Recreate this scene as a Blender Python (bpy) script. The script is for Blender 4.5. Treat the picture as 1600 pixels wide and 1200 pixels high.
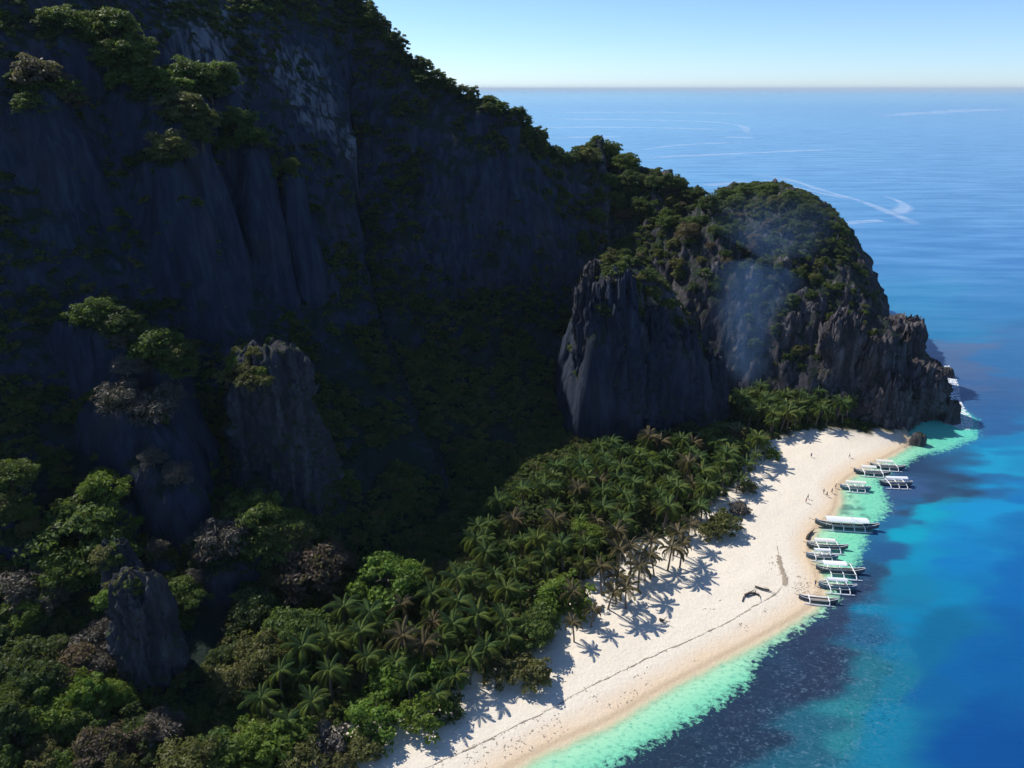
import bpy, math, random
import numpy as np
from mathutils import Vector, Matrix, Euler

# ------------------------------------------------------------------ reset
for o in list(bpy.data.objects):
    bpy.data.objects.remove(o)
SC = bpy.context.scene
COL = SC.collection
R = math.radians

# ------------------------------------------------------------------ camera, sky, sun, exposure
H = 120.0                       # drone height above the sea, metres
FPX = 1130.0                    # focal length in pixels of a 1600 wide frame
PITCH = math.atan(461.4 / FPX)
SN, CS = math.sin(PITCH), math.cos(PITCH)
cam = bpy.data.cameras.new('camera')
cam.sensor_width = 36.0
cam.lens = 36.0 * FPX / 1600.0
cam.clip_start = 0.5
cam.clip_end = 200000.0
cam_o = bpy.data.objects.new('camera', cam)
COL.objects.link(cam_o)
cam_o.location = (0, 0, H)
cam_o.rotation_euler = (math.pi / 2 - PITCH, 0, 0)
SC.camera = cam_o

SUN_EL = R(47.0)
SUN_AZ = R(-53.0)               # from +Y towards -X: behind and left of the cliffs
SUN_H = np.array([math.sin(SUN_AZ), math.cos(SUN_AZ)])     # horizontal direction to the sun
world = bpy.data.worlds.new('World')
SC.world = world
world.use_nodes = True
wn = world.node_tree
sky = wn.nodes.new('ShaderNodeTexSky')
sky.sky_type = 'NISHITA'
sky.sun_disc = False
sky.sun_elevation = SUN_EL
sky.sun_rotation = SUN_AZ
sky.air_density = 0.9
sky.dust_density = 1.0
sky.altitude = 2000.0
sky.ozone_density = 7.5
wn.links.new(sky.outputs[0], wn.nodes['Background'].inputs[0])
wn.nodes['Background'].inputs[1].default_value = 0.138

sun = bpy.data.lights.new('sun', 'SUN')
sun.energy = 4.6
sun.angle = R(0.53)
sun.color = (1.0, 0.95, 0.87)
sun_o = bpy.data.objects.new('sun', sun)
COL.objects.link(sun_o)
sd = Vector((SUN_H[0] * math.cos(SUN_EL), SUN_H[1] * math.cos(SUN_EL), math.sin(SUN_EL)))
sun_o.rotation_euler = (-sd).to_track_quat('-Z', 'Y').to_euler()
sun_o.location = (-200, 200, 300)

SC.view_settings.view_transform = 'Standard'
SC.view_settings.look = 'None'
SC.view_settings.exposure = 0.26
SC.view_settings.gamma = 1.0
SC.view_settings.use_curve_mapping = False
SC.render.engine = 'CYCLES'
SC.cycles.use_denoising = True
SC.cycles.max_bounces = 6
SC.cycles.diffuse_bounces = 3
SC.cycles.glossy_bounces = 2
SC.cycles.transparent_max_bounces = 12
SC.cycles.volume_bounces = 0
SC.cycles.volume_step_rate = 4.0
SC.cycles.volume_max_steps = 64

rng = np.random.default_rng(7)
random.seed(7)

# ------------------------------------------------------------------ measuring helpers
def ray(px, py):
    u = (px - 800.0) / FPX
    v = (600.0 - py) / FPX
    return np.array([u, CS + v * SN, -SN + v * CS])
def G(px, py, z=0.0):           # where a sight line meets height z
    d = ray(px, py)
    t = (z - H) / d[2]
    return np.array([d[0] * t, d[1] * t, z])
def P(px, py, Y):               # where a sight line reaches the distance Y
    d = ray(px, py)
    t = Y / d[1]
    return np.array([d[0] * t, Y, H + d[2] * t])

# ------------------------------------------------------------------ noise (numpy)
def _h(i, j, k, s):
    n = (i * 374761393 + j * 668265263 + k * 2147483647 + s * 144269504) & 0xffffffff
    n = ((n ^ (n >> 13)) * 1274126177) & 0xffffffff
    n = ((n ^ (n >> 16)) * 2246822519) & 0xffffffff
    return ((n ^ (n >> 15)) & 0xffffff) / float(0xffffff)
def vnoise(x, y, z, s=0):
    x, y, z = np.broadcast_arrays(np.asarray(x, float), np.asarray(y, float), np.asarray(z, float))
    i, j, k = np.floor(x).astype(np.int64), np.floor(y).astype(np.int64), np.floor(z).astype(np.int64)
    fx, fy, fz = x - i, y - j, z - k
    fx, fy, fz = [f * f * f * (f * (f * 6 - 15) + 10) for f in (fx, fy, fz)]
    out = 0
    for a in (0, 1):
        for b in (0, 1):
            for c in (0, 1):
                w = (fx if a else 1 - fx) * (fy if b else 1 - fy) * (fz if c else 1 - fz)
                out = out + w * _h(i + a, j + b, k + c, s)
    return out * 2 - 1
def fbm(x, y, z=0.0, o=4, s=0):
    t, a, f = 0, 1.0, 1.0
    for q in range(o):
        t = t + a * vnoise(np.asarray(x) * f, np.asarray(y) * f, np.asarray(z) * f, s + q)
        a *= 0.5
        f *= 2.03
    return t / 1.6
def ridged(x, y, z=0.0, o=3, s=0):
    t, a, f = 0, 1.0, 1.0
    for q in range(o):
        t = t + a * (1 - 2 * np.abs(vnoise(np.asarray(x) * f, np.asarray(y) * f, np.asarray(z) * f, s + q)))
        a *= 0.5
        f *= 2.1
    return t / 1.75
def sstep(a, b, x):
    t = np.clip((x - a) / (b - a), 0, 1)
    return t * t * (3 - 2 * t)
def seg_dist(px, py, pts, closed=False):
    """distance to a polyline, index-parameter of the nearest point"""
    best = np.full(np.shape(px), 1e18)
    par = np.zeros(np.shape(px))
    n = len(pts)
    for k in range(n if closed else n - 1):
        a, b = pts[k], pts[(k + 1) % n]
        dx, dy = b[0] - a[0], b[1] - a[1]
        L = dx * dx + dy * dy + 1e-12
        t = np.clip(((px - a[0]) * dx + (py - a[1]) * dy) / L, 0, 1)
        d = (px - a[0] - t * dx) ** 2 + (py - a[1] - t * dy) ** 2
        m = d < best
        best = np.where(m, d, best)
        par = np.where(m, k + t, par)
    return np.sqrt(best), par
def inside(px, py, poly):
    c = np.zeros(np.shape(px), bool)
    n = len(poly)
    for k in range(n):
        a, b = poly[k], poly[(k + 1) % n]
        if a[1] == b[1]:
            continue
        m = ((a[1] > py) != (b[1] > py)) & (px < (b[0] - a[0]) * (py - a[1]) / (b[1] - a[1]) + a[0])
        c ^= m
    return c
def sdist(px, py, poly):        # positive inside
    d, _ = seg_dist(px, py, poly, True)
    return np.where(inside(px, py, poly), d, -d)
def smooth_line(pts, n=2):
    p = [np.array(q[:2], float) for q in pts]
    for _ in range(n):
        q = [p[0]]
        for a, b in zip(p[:-1], p[1:]):
            q += [a * .75 + b * .25, a * .25 + b * .75]
        q.append(p[-1])
        p = q
    return p

# ------------------------------------------------------------------ object helpers
def link(o, parent=None):
    COL.objects.link(o)
    if parent is not None:
        o.parent = parent
    return o
def tag(o, label=None, cat=None, group=None, kind=None):
    if label: o['label'] = label
    if cat: o['category'] = cat
    if group: o['group'] = group
    if kind: o['kind'] = kind
    return o
def empty(name, loc, rz=0.0):
    o = bpy.data.objects.new(name, None)
    o.empty_display_size = 0.5
    link(o)
    o.location = loc
    o.rotation_euler = (0, 0, rz)
    return o
def mesh_np(name, V, F, mat=None, smooth=False, cols=None):
    """V (n,3); F (m,4) or (m,3) int array"""
    V = np.ascontiguousarray(V, dtype=np.float32)
    F = np.ascontiguousarray(F, dtype=np.int32)
    me = bpy.data.meshes.new(name)
    k = F.shape[1]
    me.vertices.add(len(V))
    me.vertices.foreach_set('co', V.ravel())
    me.loops.add(F.size)
    me.loops.foreach_set('vertex_index', F.ravel())
    me.polygons.add(len(F))
    me.polygons.foreach_set('loop_start', np.arange(0, F.size, k, dtype=np.int32))
    if smooth:
        me.polygons.foreach_set('use_smooth', np.ones(len(F), dtype=bool))
    if cols:
        for nm, arr in cols.items():
            arr = np.asarray(arr, dtype=np.float32)
            if arr.ndim == 1:
                at = me.attributes.new(nm, 'FLOAT', 'POINT')
                at.data.foreach_set('value', arr)
            else:
                at = me.attributes.new(nm, 'FLOAT_COLOR', 'POINT')
                if arr.shape[1] == 3:
                    arr = np.concatenate([arr, np.ones((len(arr), 1), np.float32)], 1)
                at.data.foreach_set('color', np.ascontiguousarray(arr).ravel())
    me.update(calc_edges=True)
    if mat: me.materials.append(mat)
    return me
def grid_faces(nx, ny):
    i = np.arange(nx - 1)[None, :] + np.arange(ny - 1)[:, None] * nx
    i = i.ravel()
    return np.stack([i, i + 1, i + 1 + nx, i + nx], 1)

class MB:                       # collects simple solids into one mesh
    def __init__(s):
        s.v, s.f = [], []
    def add(s, V, F):
        o = len(s.v)
        s.v += [tuple(p) for p in V]
        s.f += [tuple(i + o for i in f) for f in F]
    def tube(s, pts, rads, n=6, cap=True):
        pts = [Vector(p) for p in pts]
        o = len(s.v)
        up = Vector((0.13, 0.31, 0.94))
        for k, p in enumerate(pts):
            t = (pts[min(k + 1, len(pts) - 1)] - pts[max(k - 1, 0)]).normalized()
            a = t.cross(up)
            if a.length < 0.1: a = t.cross(Vector((1, 0, 0)))
            a.normalize()
            b = t.cross(a)
            r = rads[k] if isinstance(rads, (list, tuple)) else rads
            for q in range(n):
                w = 2 * math.pi * q / n
                s.v.append(tuple(p + a * (r * math.cos(w)) + b * (r * math.sin(w))))
        for k in range(len(pts) - 1):
            for q in range(n):
                a0, a1 = o + k * n + q, o + k * n + (q + 1) % n
                s.f.append((a0, a1, a1 + n, a0 + n))
        if cap:
            s.f.append(tuple(o + q for q in range(n))[::-1])
            e = o + (len(pts) - 1) * n
            s.f.append(tuple(e + q for q in range(n)))
    def box(s, c, d, rz=0.0):
        x, y, z = d[0] / 2, d[1] / 2, d[2] / 2
        V = []
        for sx, sy, sz in ((-1,-1,-1),(1,-1,-1),(1,1,-1),(-1,1,-1),(-1,-1,1),(1,-1,1),(1,1,1),(-1,1,1)):
            X, Y = sx * x, sy * y
            V.append((c[0] + X * math.cos(rz) - Y * math.sin(rz), c[1] + X * math.sin(rz) + Y * math.cos(rz), c[2] + sz * z))
        s.add(V, [(3,2,1,0),(4,5,6,7),(0,1,5,4),(1,2,6,5),(2,3,7,6),(3,0,4,7)])
    def mesh(s, name, mat, smooth=False):
        me = bpy.data.meshes.new(name)
        me.from_pydata(s.v, [], s.f)
        if smooth:
            for p in me.polygons: p.use_smooth = True
        me.materials.append(mat)
        me.update()
        return me
    def build(s, name, mat, parent=None, smooth=False):
        return link(bpy.data.objects.new(name, s.mesh(name, mat, smooth)), parent)

# ------------------------------------------------------------------ materials
def s2l(c):
    c = np.asarray(c, float) / 255.0
    return np.where(c <= .04045, c / 12.92, ((c + .055) / 1.055) ** 2.4)
class NT:
    def __init__(s, name):
        s.m = bpy.data.materials.new(name)
        s.m.use_nodes = True
        s.t = s.m.node_tree
        s.t.nodes.clear()
        s.out = s.n('ShaderNodeOutputMaterial')
    def n(s, typ, **kw):
        o = s.t.nodes.new(typ)
        for k, v in kw.items(): setattr(o, k, v)
        return o
    def l(s, a, b): s.t.links.new(a, b)
    def attr(s, name):
        return s.n('ShaderNodeAttribute', attribute_name=name)
    def noise(s, vec, scale, detail=4, rough=.55, dist=0.0):
        o = s.n('ShaderNodeTexNoise')
        o.inputs['Scale'].default_value = scale
        o.inputs['Detail'].default_value = detail
        o.inputs['Roughness'].default_value = rough
        o.inputs['Distortion'].default_value = dist
        if vec is not None: s.l(vec, o.inputs['Vector'])
        return o.outputs[0]
    def mapping(s, vec, scale=(1,1,1), rot=(0,0,0)):
        o = s.n('ShaderNodeMapping')
        o.inputs['Scale'].default_value = scale
        o.inputs['Rotation'].default_value = rot
        s.l(vec, o.inputs['Vector'])
        return o.outputs[0]
    def ramp(s, fac, stops, interp='LINEAR'):
        o = s.n('ShaderNodeValToRGB')
        cr = o.color_ramp
        cr.interpolation = interp
        while len(cr.elements) < len(stops): cr.elements.new(0.5)
        for e, (p, c) in zip(cr.elements, stops):
            e.position = p
            e.color = (*c, 1) if not np.isscalar(c) else (c, c, c, 1)
        s.l(fac, o.inputs[0])
        return o.outputs[0]
    def math(s, op, a, b=None, clamp=False):
        o = s.n('ShaderNodeMath', operation=op, use_clamp=clamp)
        for k, v in enumerate((a, b)):
            if v is None: continue
            if np.isscalar(v): o.inputs[k].default_value = v
            else: s.l(v, o.inputs[k])
        return o.outputs[0]
    def mix(s, fac, a, b, blend='MIX'):
        o = s.n('ShaderNodeMix', data_type='RGBA', blend_type=blend)
        o.clamp_factor = True
        for k, v in ((0, fac), (6, a), (7, b)):
            if isinstance(v, (tuple, list, np.ndarray)):
                o.inputs[k].default_value = (*v[:3], 1)
            elif np.isscalar(v): o.inputs[k].default_value = v
            else: s.l(v, o.inputs[k])
        return o.outputs[2]
    def bump(s, h, strength, dist):
        o = s.n('ShaderNodeBump')
        o.inputs['Strength'].default_value = strength
        o.inputs['Distance'].default_value = dist
        s.l(h, o.inputs['Height'])
        return o.outputs[0]
    def bsdf(s, color, rough=.8, normal=None, spec=.3):
        o = s.n('ShaderNodeBsdfPrincipled')
        if isinstance(color, (tuple, list, np.ndarray)): o.inputs['Base Color'].default_value = (*color[:3], 1)
        else: s.l(color, o.inputs['Base Color'])
        if np.isscalar(rough): o.inputs['Roughness'].default_value = rough
        else: s.l(rough, o.inputs['Roughness'])
        o.inputs['Specular IOR Level'].default_value = spec
        if normal is not None: s.l(normal, o.inputs['Normal'])
        s.l(o.outputs[0], s.out.inputs['Surface'])
        return o

def simple_mat(name, color, rough=.6, var=.25, scale=6.0, spec=.3):
    n = NT(name)
    tc = n.n('ShaderNodeTexCoord').outputs['Object']
    f = n.noise(tc, scale, 5)
    c = n.mix(f, tuple(x * (1 - var) for x in color), tuple(min(1, x * (1 + var)) for x in color))
    n.bsdf(c, rough, n.bump(f, .2, .03), spec)
    return n.m

def rock_mat(name, dark, light, green):
    n = NT(name)
    geo = n.n('ShaderNodeNewGeometry')
    pos = geo.outputs['Position']
    streak = n.noise(n.mapping(pos, (.42, .42, .045)), 1.0, 6, .62, .6)
    fine = n.noise(n.mapping(pos, (1.6, 1.6, .5)), 1.0, 5, .65)
    big = n.noise(n.mapping(pos, (.06, .06, .03)), 1.0, 3)
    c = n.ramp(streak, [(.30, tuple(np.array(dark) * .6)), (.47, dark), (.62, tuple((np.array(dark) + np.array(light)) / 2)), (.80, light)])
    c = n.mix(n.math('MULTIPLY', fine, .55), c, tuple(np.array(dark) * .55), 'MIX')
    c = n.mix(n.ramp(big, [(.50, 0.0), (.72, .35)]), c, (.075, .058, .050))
    c = n.mix(n.math('MULTIPLY', n.attr('head').outputs['Fac'], 1.0), c, n.ramp(streak, [(.30, (.022, .021, .025)), (.48, (.046, .043, .050)), (.66, (.105, .097, .104)), (.82, (.20, .185, .19))]))  # headland rock painted a lighter sunlit tone, held back low on the buttress
    pale = n.attr('pale').outputs['Fac']
    pn = n.math('MULTIPLY', pale, n.ramp(streak, [(.42, 0.0), (.60, 1.0)]))
    c = n.mix(pn, c, (.17, .17, .19))
    sep = n.n('ShaderNodeSeparateXYZ')
    n.l(geo.outputs['True Normal'], sep.inputs[0])
    gn = n.noise(pos, .16, 4)
    gm = n.math('ADD', sep.outputs[2], n.math('MULTIPLY', n.math('SUBTRACT', gn, .5), .9))
    gm = n.ramp(gm, [(.46, 0.0), (.68, 1.0)])
    gcol = n.mix(n.noise(pos, .9, 4), tuple(np.array(green) * .5), green)
    c = n.mix(n.math('MULTIPLY', gm, .92), c, gcol)
    h = n.math('ADD', n.math('MULTIPLY', streak, 1.0), n.math('MULTIPLY', fine, .5))
    n.bsdf(c, .9, n.bump(h, .9, 1.1), .15)
    return n.m

M_CLIFF = rock_mat('limestone_cliff', (.025, .036, .060), (.070, .088, .128), (.016, .034, .021))  # dark bluish rock: shade and haze veil put into the colour
M_TOWER = rock_mat('tower_limestone', (.040, .044, .055), (.150, .150, .170), (.034, .054, .020))  # lighter copy of the cliff rock, faint light on the towers painted in
M_CRAG = rock_mat('sunlit_crag', (.058, .053, .060), (.29, .265, .275), (.040, .056, .022))  # same limestone painted lighter, sunlight put into its colour

def leaf_mat(name, base, var, trans=.48, hue=.5):
    n = NT(name)
    oi = n.n('ShaderNodeObjectInfo')
    t = n.attr('tint').outputs['Fac']
    c = n.mix(t, tuple(np.array(base) * .55), tuple(np.minimum(1, np.array(base) * 1.5)))
    c = n.mix(n.math('MULTIPLY', oi.outputs['Random'], hue), c, var)
    geo = n.n('ShaderNodeNewGeometry')
    d = n.n('ShaderNodeBsdfPrincipled')
    n.l(c, d.inputs['Base Color'])
    d.inputs['Roughness'].default_value = .55
    d.inputs['Specular IOR Level'].default_value = .25
    tr = n.n('ShaderNodeBsdfTranslucent')
    n.l(n.mix(.45, c, (.17, .22, .025)), tr.inputs[0])
    mx = n.n('ShaderNodeMixShader')
    mx.inputs[0].default_value = trans
    n.l(d.outputs[0], mx.inputs[1])
    n.l(tr.outputs[0], mx.inputs[2])
    n.l(mx.outputs[0], n.out.inputs['Surface'])
    return n.m
M_LEAF = {
    'dark':   leaf_mat('dark_foliage', (.050, .082, .028), (.070, .105, .024)),
    'green':  leaf_mat('green_foliage', (.080, .135, .030), (.120, .145, .028)),
    'bright': leaf_mat('bright_foliage', (.125, .215, .030), (.180, .215, .028)),
    'olive':  leaf_mat('olive_foliage', (.130, .138, .042), (.150, .125, .052)),
    'brown':  leaf_mat('dry_foliage', (.135, .100, .070), (.140, .085, .055)),
    'grey':   leaf_mat('grey_twigs', (.110, .096, .080), (.10, .082, .06), .15),
    'palm':   leaf_mat('palm_frond', (.082, .148, .044), (.160, .190, .040), .4, .9),
    'drypalm': leaf_mat('dry_palm_frond', (.125, .105, .050), (.140, .100, .052), .25),
}
M_BARK = simple_mat('bark', (.11, .085, .065), .9, .4, 4)
M_PALMBARK = simple_mat('palm_bark', (.15, .12, .095), .9, .35, 5)

# ------------------------------------------------------------------ plan of the land (metres)
SHORE_PX = [(700, 1260), (792, 1200), (875, 1158), (950, 1127), (1020, 1083), (1100, 1041), (1169, 1005), (1240, 967),
            (1287, 934), (1278, 900), (1263, 862), (1270, 826), (1300, 806), (1309, 781), (1308, 761), (1337, 736), (1386, 714), (1424, 692)]
shore = [(-30, 40), (-14, 78)] + [tuple(G(*p)[:2]) for p in SHORE_PX]
shore_end = [(148, 246), (164, 262), (170, 285), (180, 320), (195, 360), (210, 414), (195, 470), (60, 540), (-420, 540), (-420, -80), (-60, -80)]
SHORE = smooth_line(shore, 2)
LAND = SHORE + [np.array(p, float) for p in shore_end]
FOOT = [(-220, -80), (-125, -50), (-92, 20), (-74, 66), (-64, 96), (-58, 119), (-46, 142), (-24, 166), (-8, 192), (12, 226),
        (40, 262), (62, 284), (84, 276), (100, 266), (124, 255), (150, 252), (166, 260), (172, 285), (182, 320), (197, 360), (212, 414),
        (200, 462), (150, 500), (60, 525), (-60, 530), (-220, 500), (-420, 320), (-420, -80)]
RIDGE = [(-300, -20, 60), (-230, 100, 78), (-178, 190, 110), (-148, 240, 154), (-116, 300, 163), (-88, 345, 166), (-66, 350, 151),
         (-40, 335, 129), (-2, 326, 107), (21, 345, 91), (50, 385, 97), (82, 403, 77), (104, 410, 55), (120, 416, 52), (150, 420, 52), (172, 418, 44), (190, 414, 32)]
RZ = np.array([r[2] for r in RIDGE], float)
BUTT = [(23, 234), (33, 233), (47, 237), (70, 244), (86, 255), (87, 268), (72, 285), (46, 302), (24, 294), (17, 262)]

def axis(parts):
    out = []
    for a, b, st in parts:
        out.append(np.arange(a, b, st))
    return np.concatenate(out)
GX = axis([(-330, -200, 5), (-200, -60, 1.25), (-60, 90, 1.0), (90, 240, .9)])
GY = axis([(-60, 40, 5), (40, 300, 1.0), (300, 450, 1.25), (450, 530, 4)])
XX, YY = np.meshgrid(GX, GY)

def terrain_raw(x, y):
    df = sdist(x, y, FOOT)
    df = df + 5.0 * fbm(x / 22, y / 22, 0, 3, 3) * sstep(2, 20, df + 6)
    dr, par = seg_dist(x, y, RIDGE)
    zr = np.interp(par, np.arange(len(RZ)), RZ)
    zr = zr + 3.0 * fbm(x / 16, y / 16, 0, 3, 5)
    dfc = np.maximum(df, 0)
    u = dfc / (dfc + dr + 1e-6)
    main = np.interp(u, [0, .10, .30, .48, .60, .72, .86, 1], [0, .045, .14, .25, .39, .60, .85, 1])
    head = np.interp(u, [0, .06, .18, .34, .55, .8, 1], [0, .22, .48, .68, .84, .95, 1])
    w = sstep(25, 75, x) * sstep(230, 262, y)
    z = zr * (main * (1 - w) + head * w)
    z = z + (3.2 * fbm(x / 30, y / 30, 0, 4, 8) + 5.0 * ridged(x / 34, y / 34, 0, 2, 9) * (.35 + w)) * sstep(8, 35, z)
    # the rounded dome at the end of the headland
    rr = np.sqrt(((x - 137) / 59.0) ** 2 + ((y - 396) / np.where(y < 396, 112.0, 95.0)) ** 2)
    zd = 68.0 * (1 - np.clip(rr, 0, 1.2) ** 2.7) + 2.5 * fbm(x / 14, y / 14, 0, 3, 16)
    z = np.where(w > .3, z * .9, z)
    z = np.maximum(z, np.where(zd > 2, zd, -9))
    # the buttress standing forward of the ridge
    db = sdist(x, y, BUTT) + 2.5 * fbm(x / 9, y / 9, 0, 3, 12)
    hp = np.interp(x, [4, 23, 36, 48, 61, 76, 88], [40, 54, 62, 57, 46, 25, 8])
    zb = hp * (1 - np.exp(-np.maximum(db, 0) / 6.0)) + 2.5 * fbm(x / 8, y / 8, 0, 3, 14) * sstep(0, 8, db)
    z = np.where(db > 0, np.maximum(z, zb), z)
    z = np.where((df <= 0) & (db <= 0) & (zd < 2), -3 + .0 * x, z + 1.0)
    return z, df
ZZ, DF = terrain_raw(XX, YY)

def sample(Zg, x, y):
    x, y = np.asarray(x, float), np.asarray(y, float)
    i = np.clip(np.searchsorted(GX, x) - 1, 0, len(GX) - 2)
    j = np.clip(np.searchsorted(GY, y) - 1, 0, len(GY) - 2)
    fx = np.clip((x - GX[i]) / (GX[i + 1] - GX[i]), 0, 1)
    fy = np.clip((y - GY[j]) / (GY[j + 1] - GY[j]), 0, 1)
    return (Zg[j, i] * (1 - fx) + Zg[j, i + 1] * fx) * (1 - fy) + (Zg[j + 1, i] * (1 - fx) + Zg[j + 1, i + 1] * fx) * fy
TAN = math.tan(SUN_EL)
def shade_height(x, y, Zg):     # below this height a point lies in the mountain's shade
    x, y = np.asarray(x, float), np.asarray(y, float)
    s = np.full(x.shape, -9.0)
    for d in np.arange(3.0, 260.0, 2.0):
        s = np.maximum(s, sample(Zg, x + SUN_H[0] * d, y + SUN_H[1] * d) - d * TAN)
    return s
def hit(px, py, Zg):            # first terrain point along a sight line
    d = ray(px, py)
    t = np.arange(60, 620, .5)
    p = d[None, :] * t[:, None]
    z = H + p[:, 2]
    g = sample(Zg, p[:, 0], p[:, 1])
    k = np.argmax(z < g)
    if not (z < g).any(): return None
    return np.array([p[k, 0], p[k, 1], z[k]]), t[k]
Z0 = ZZ.copy()
def lit_point(px, py, margin=1.0, extra=0.0, Zs=None):
    """the point on a sight line, on or in front of the slope, that the sun just reaches"""
    h = hit(px, py, Z0)
    if h is None: return None
    d = ray(px, py)
    t = np.arange(h[1], 60, -.75)
    p = d[None, :] * t[:, None]
    z = H + p[:, 2]
    s = shade_height(p[:, 0], p[:, 1], ZZ if Zs is None else Zs)
    ok = z > s + margin
    k = int(np.argmax(ok)) if ok.any() else 0
    k = min(len(t) - 1, k + int(extra / .75))
    return np.array([p[k, 0], p[k, 1], z[k]])

# spurs and ledges of the shaded slope whose tops stand in the sun: (pixel, radius, foliage, height of tree, label)
LIT = [
    # upper band of trees
    (100, 32, 5, 'green', 5), (172, 42, 7, 'green', 8), (196, 84, 6, 'green', 7), (232, 122, 5, 'green', 6), (262, 128, 5, 'bright', 6), (300, 120, 7, 'green', 8),
    (345, 118, 6, 'green', 8), (285, 168, 6, 'olive', 6), (305, 185, 4, 'brown', 5), (372, 188, 5, 'green', 6), (392, 214, 5, 'green', 5), (268, 232, 6, 'olive', 5),
    (455, 256, 2.5, 'olive', 4), (60, 116, 6, 'brown', 6),
    # middle spur
    (150, 488, 5, 'green', 6), (186, 508, 5, 'dark', 6), (196, 530, 4, 'grey', 5), (245, 540, 6, 'green', 7), (272, 550, 4, 'olive', 6), (196, 570, 4, 'grey', 5), (192, 618, 6, 'grey', 6),
    (238, 640, 6, 'grey', 6), (262, 612, 4, 'grey', 5), (238, 714, 3.5, 'grey', 4), (275, 740, 4, 'grey', 4),
    # lower left
    (16, 744, 5, 'green', 5), (162, 762, 5, 'bright', 6), (5, 790, 4, 'olive', 5), (45, 826, 2.5, 'olive', 3),
    (125, 832, 9, 'green', 8), (345, 838, 7, 'grey', 8), (402, 806, 7, 'green', 8), (428, 842, 6, 'olive', 7), (458, 824, 4, 'green', 6),
    (478, 888, 8, 'brown', 8), (40, 920, 7, 'grey', 7), (40, 955, 3, 'bright', 4), (268, 926, 5, 'green', 5), (398, 944, 5, 'dark', 6), (410, 965, 3, 'grey', 5),
    (245, 855, 3, 'grey', 4), (310, 900, 3, 'grey', 4), (345, 1032, 3, 'dark', 4), (45, 1036, 5, 'dark', 7), (98, 1048, 6, 'brown', 8), (128, 1020, 6, 'grey', 6),
]
SPOTS = []
def sunward(c):
    h = hit(c[0], c[1], Z0)
    return -(h[0][0] * SUN_H[0] + h[0][1] * SUN_H[1]) if h else 0
for (px, py, r, fol, th) in sorted(LIT, key=sunward):
    p = lit_point(px, py, 2.0, 1.5)
    if p is None: continue
    SPOTS.append((p, r, fol, th, px, py))
    zt = p[2] - th * .55
    ax, ay = SUN_H * 14.0
    d, _ = seg_dist(XX, YY, [(p[0], p[1]), (p[0] + ax, p[1] + ay)])
    rr = max(3.0, r * (1.15 if py < 270 else .75))
    prof = np.exp(-(d / rr) ** 3.0)
    prof = np.where(d < rr * 2.2, prof, 0)
    up = np.maximum(zt - ZZ, 0) * prof
    ZZ = ZZ + np.minimum(up, 60)
ZH = ZZ.copy()                   # walkable heights for planting

# ------------------------------------------------------------------ hills: the mountain, the buttress and the headland
gy, gx = np.gradient(ZZ, GY, GX)
slope = np.hypot(gx, gy)
nx_, ny_ = -gx / (slope + 1e-6), -gy / (slope + 1e-6)
st = sstep(.7, 2.2, slope) * sstep(-1, 5, ZZ)
fl = ridged(XX / 7.5 + .6 * fbm(XX / 12, YY / 12, 0, 2, 31), YY / 7.5, ZZ / 48, 3, 21)
fl2 = ridged(XX / 2.6, YY / 2.6, ZZ / 14, 2, 41)
cav = fbm(XX / 22, YY / 22, ZZ / 26, 3, 51)
fl3 = fbm(XX / 4.2, YY / 4.2, ZZ / 5.5, 4, 45)
ledge = ridged(XX / 30, YY / 30, ZZ / 9, 2, 47)
disp = st * (1.7 * fl + 1.0 * fl2 + 3.4 * cav + 1.8 * fl3 + 1.2 * ledge)
VX, VY = XX + nx_ * disp, YY + ny_ * disp
VZ = ZZ + .7 * fbm(XX / 3, YY / 3, 0, 3, 61) * sstep(0, 6, ZZ) + 1.1 * ridged(XX / 5.0, YY / 5.0, 0, 3, 71) * sstep(3, 12, ZZ)
headw = sstep(22, 50, XX) * sstep(228, 255, YY) * np.where((XX < 90) & (YY < 290), .15 + .85 * sstep(22, 42, ZZ), 1.0)
VZ = VZ + headw * sstep(4, 14, ZZ) * (3.4 * np.clip(ridged(XX / 6.5, YY / 6.5, 0, 3, 73), 0, 1) ** 1.5 + 1.6 * np.clip(ridged(XX / 2.7, YY / 2.7, 0, 2, 75), 0, 1))
ZH = ZZ + headw * sstep(4, 14, ZZ) * 2.0
pale = np.zeros_like(XX)
for (px, py, rad) in ((310, 50, 20), (335, 15, 16), (480, 130, 13), (470, 165, 10), (528, 220, 8), (505, 190, 8), (440, 110, 10)):
    h = hit(px, py, ZZ)
    if h is not None:
        q = h[0]
        dd = np.sqrt(((XX - q[0]) / 1.0) ** 2 + ((YY - q[1]) / 1.0) ** 2 + ((ZZ - q[2]) * .5) ** 2)
        pale = np.maximum(pale, 1 - sstep(rad * .35, rad, dd))
F = grid_faces(len(GX), len(GY))
zf = ZZ.ravel()[F].max(1)
F = F[zf > -1.5]
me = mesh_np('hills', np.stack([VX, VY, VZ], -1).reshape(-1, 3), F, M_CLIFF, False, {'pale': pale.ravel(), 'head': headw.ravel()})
tag(link(bpy.data.objects.new('hills', me)), 'dark jungle covered limestone mountain and headland above the beach', 'hill', None, 'structure')

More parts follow.
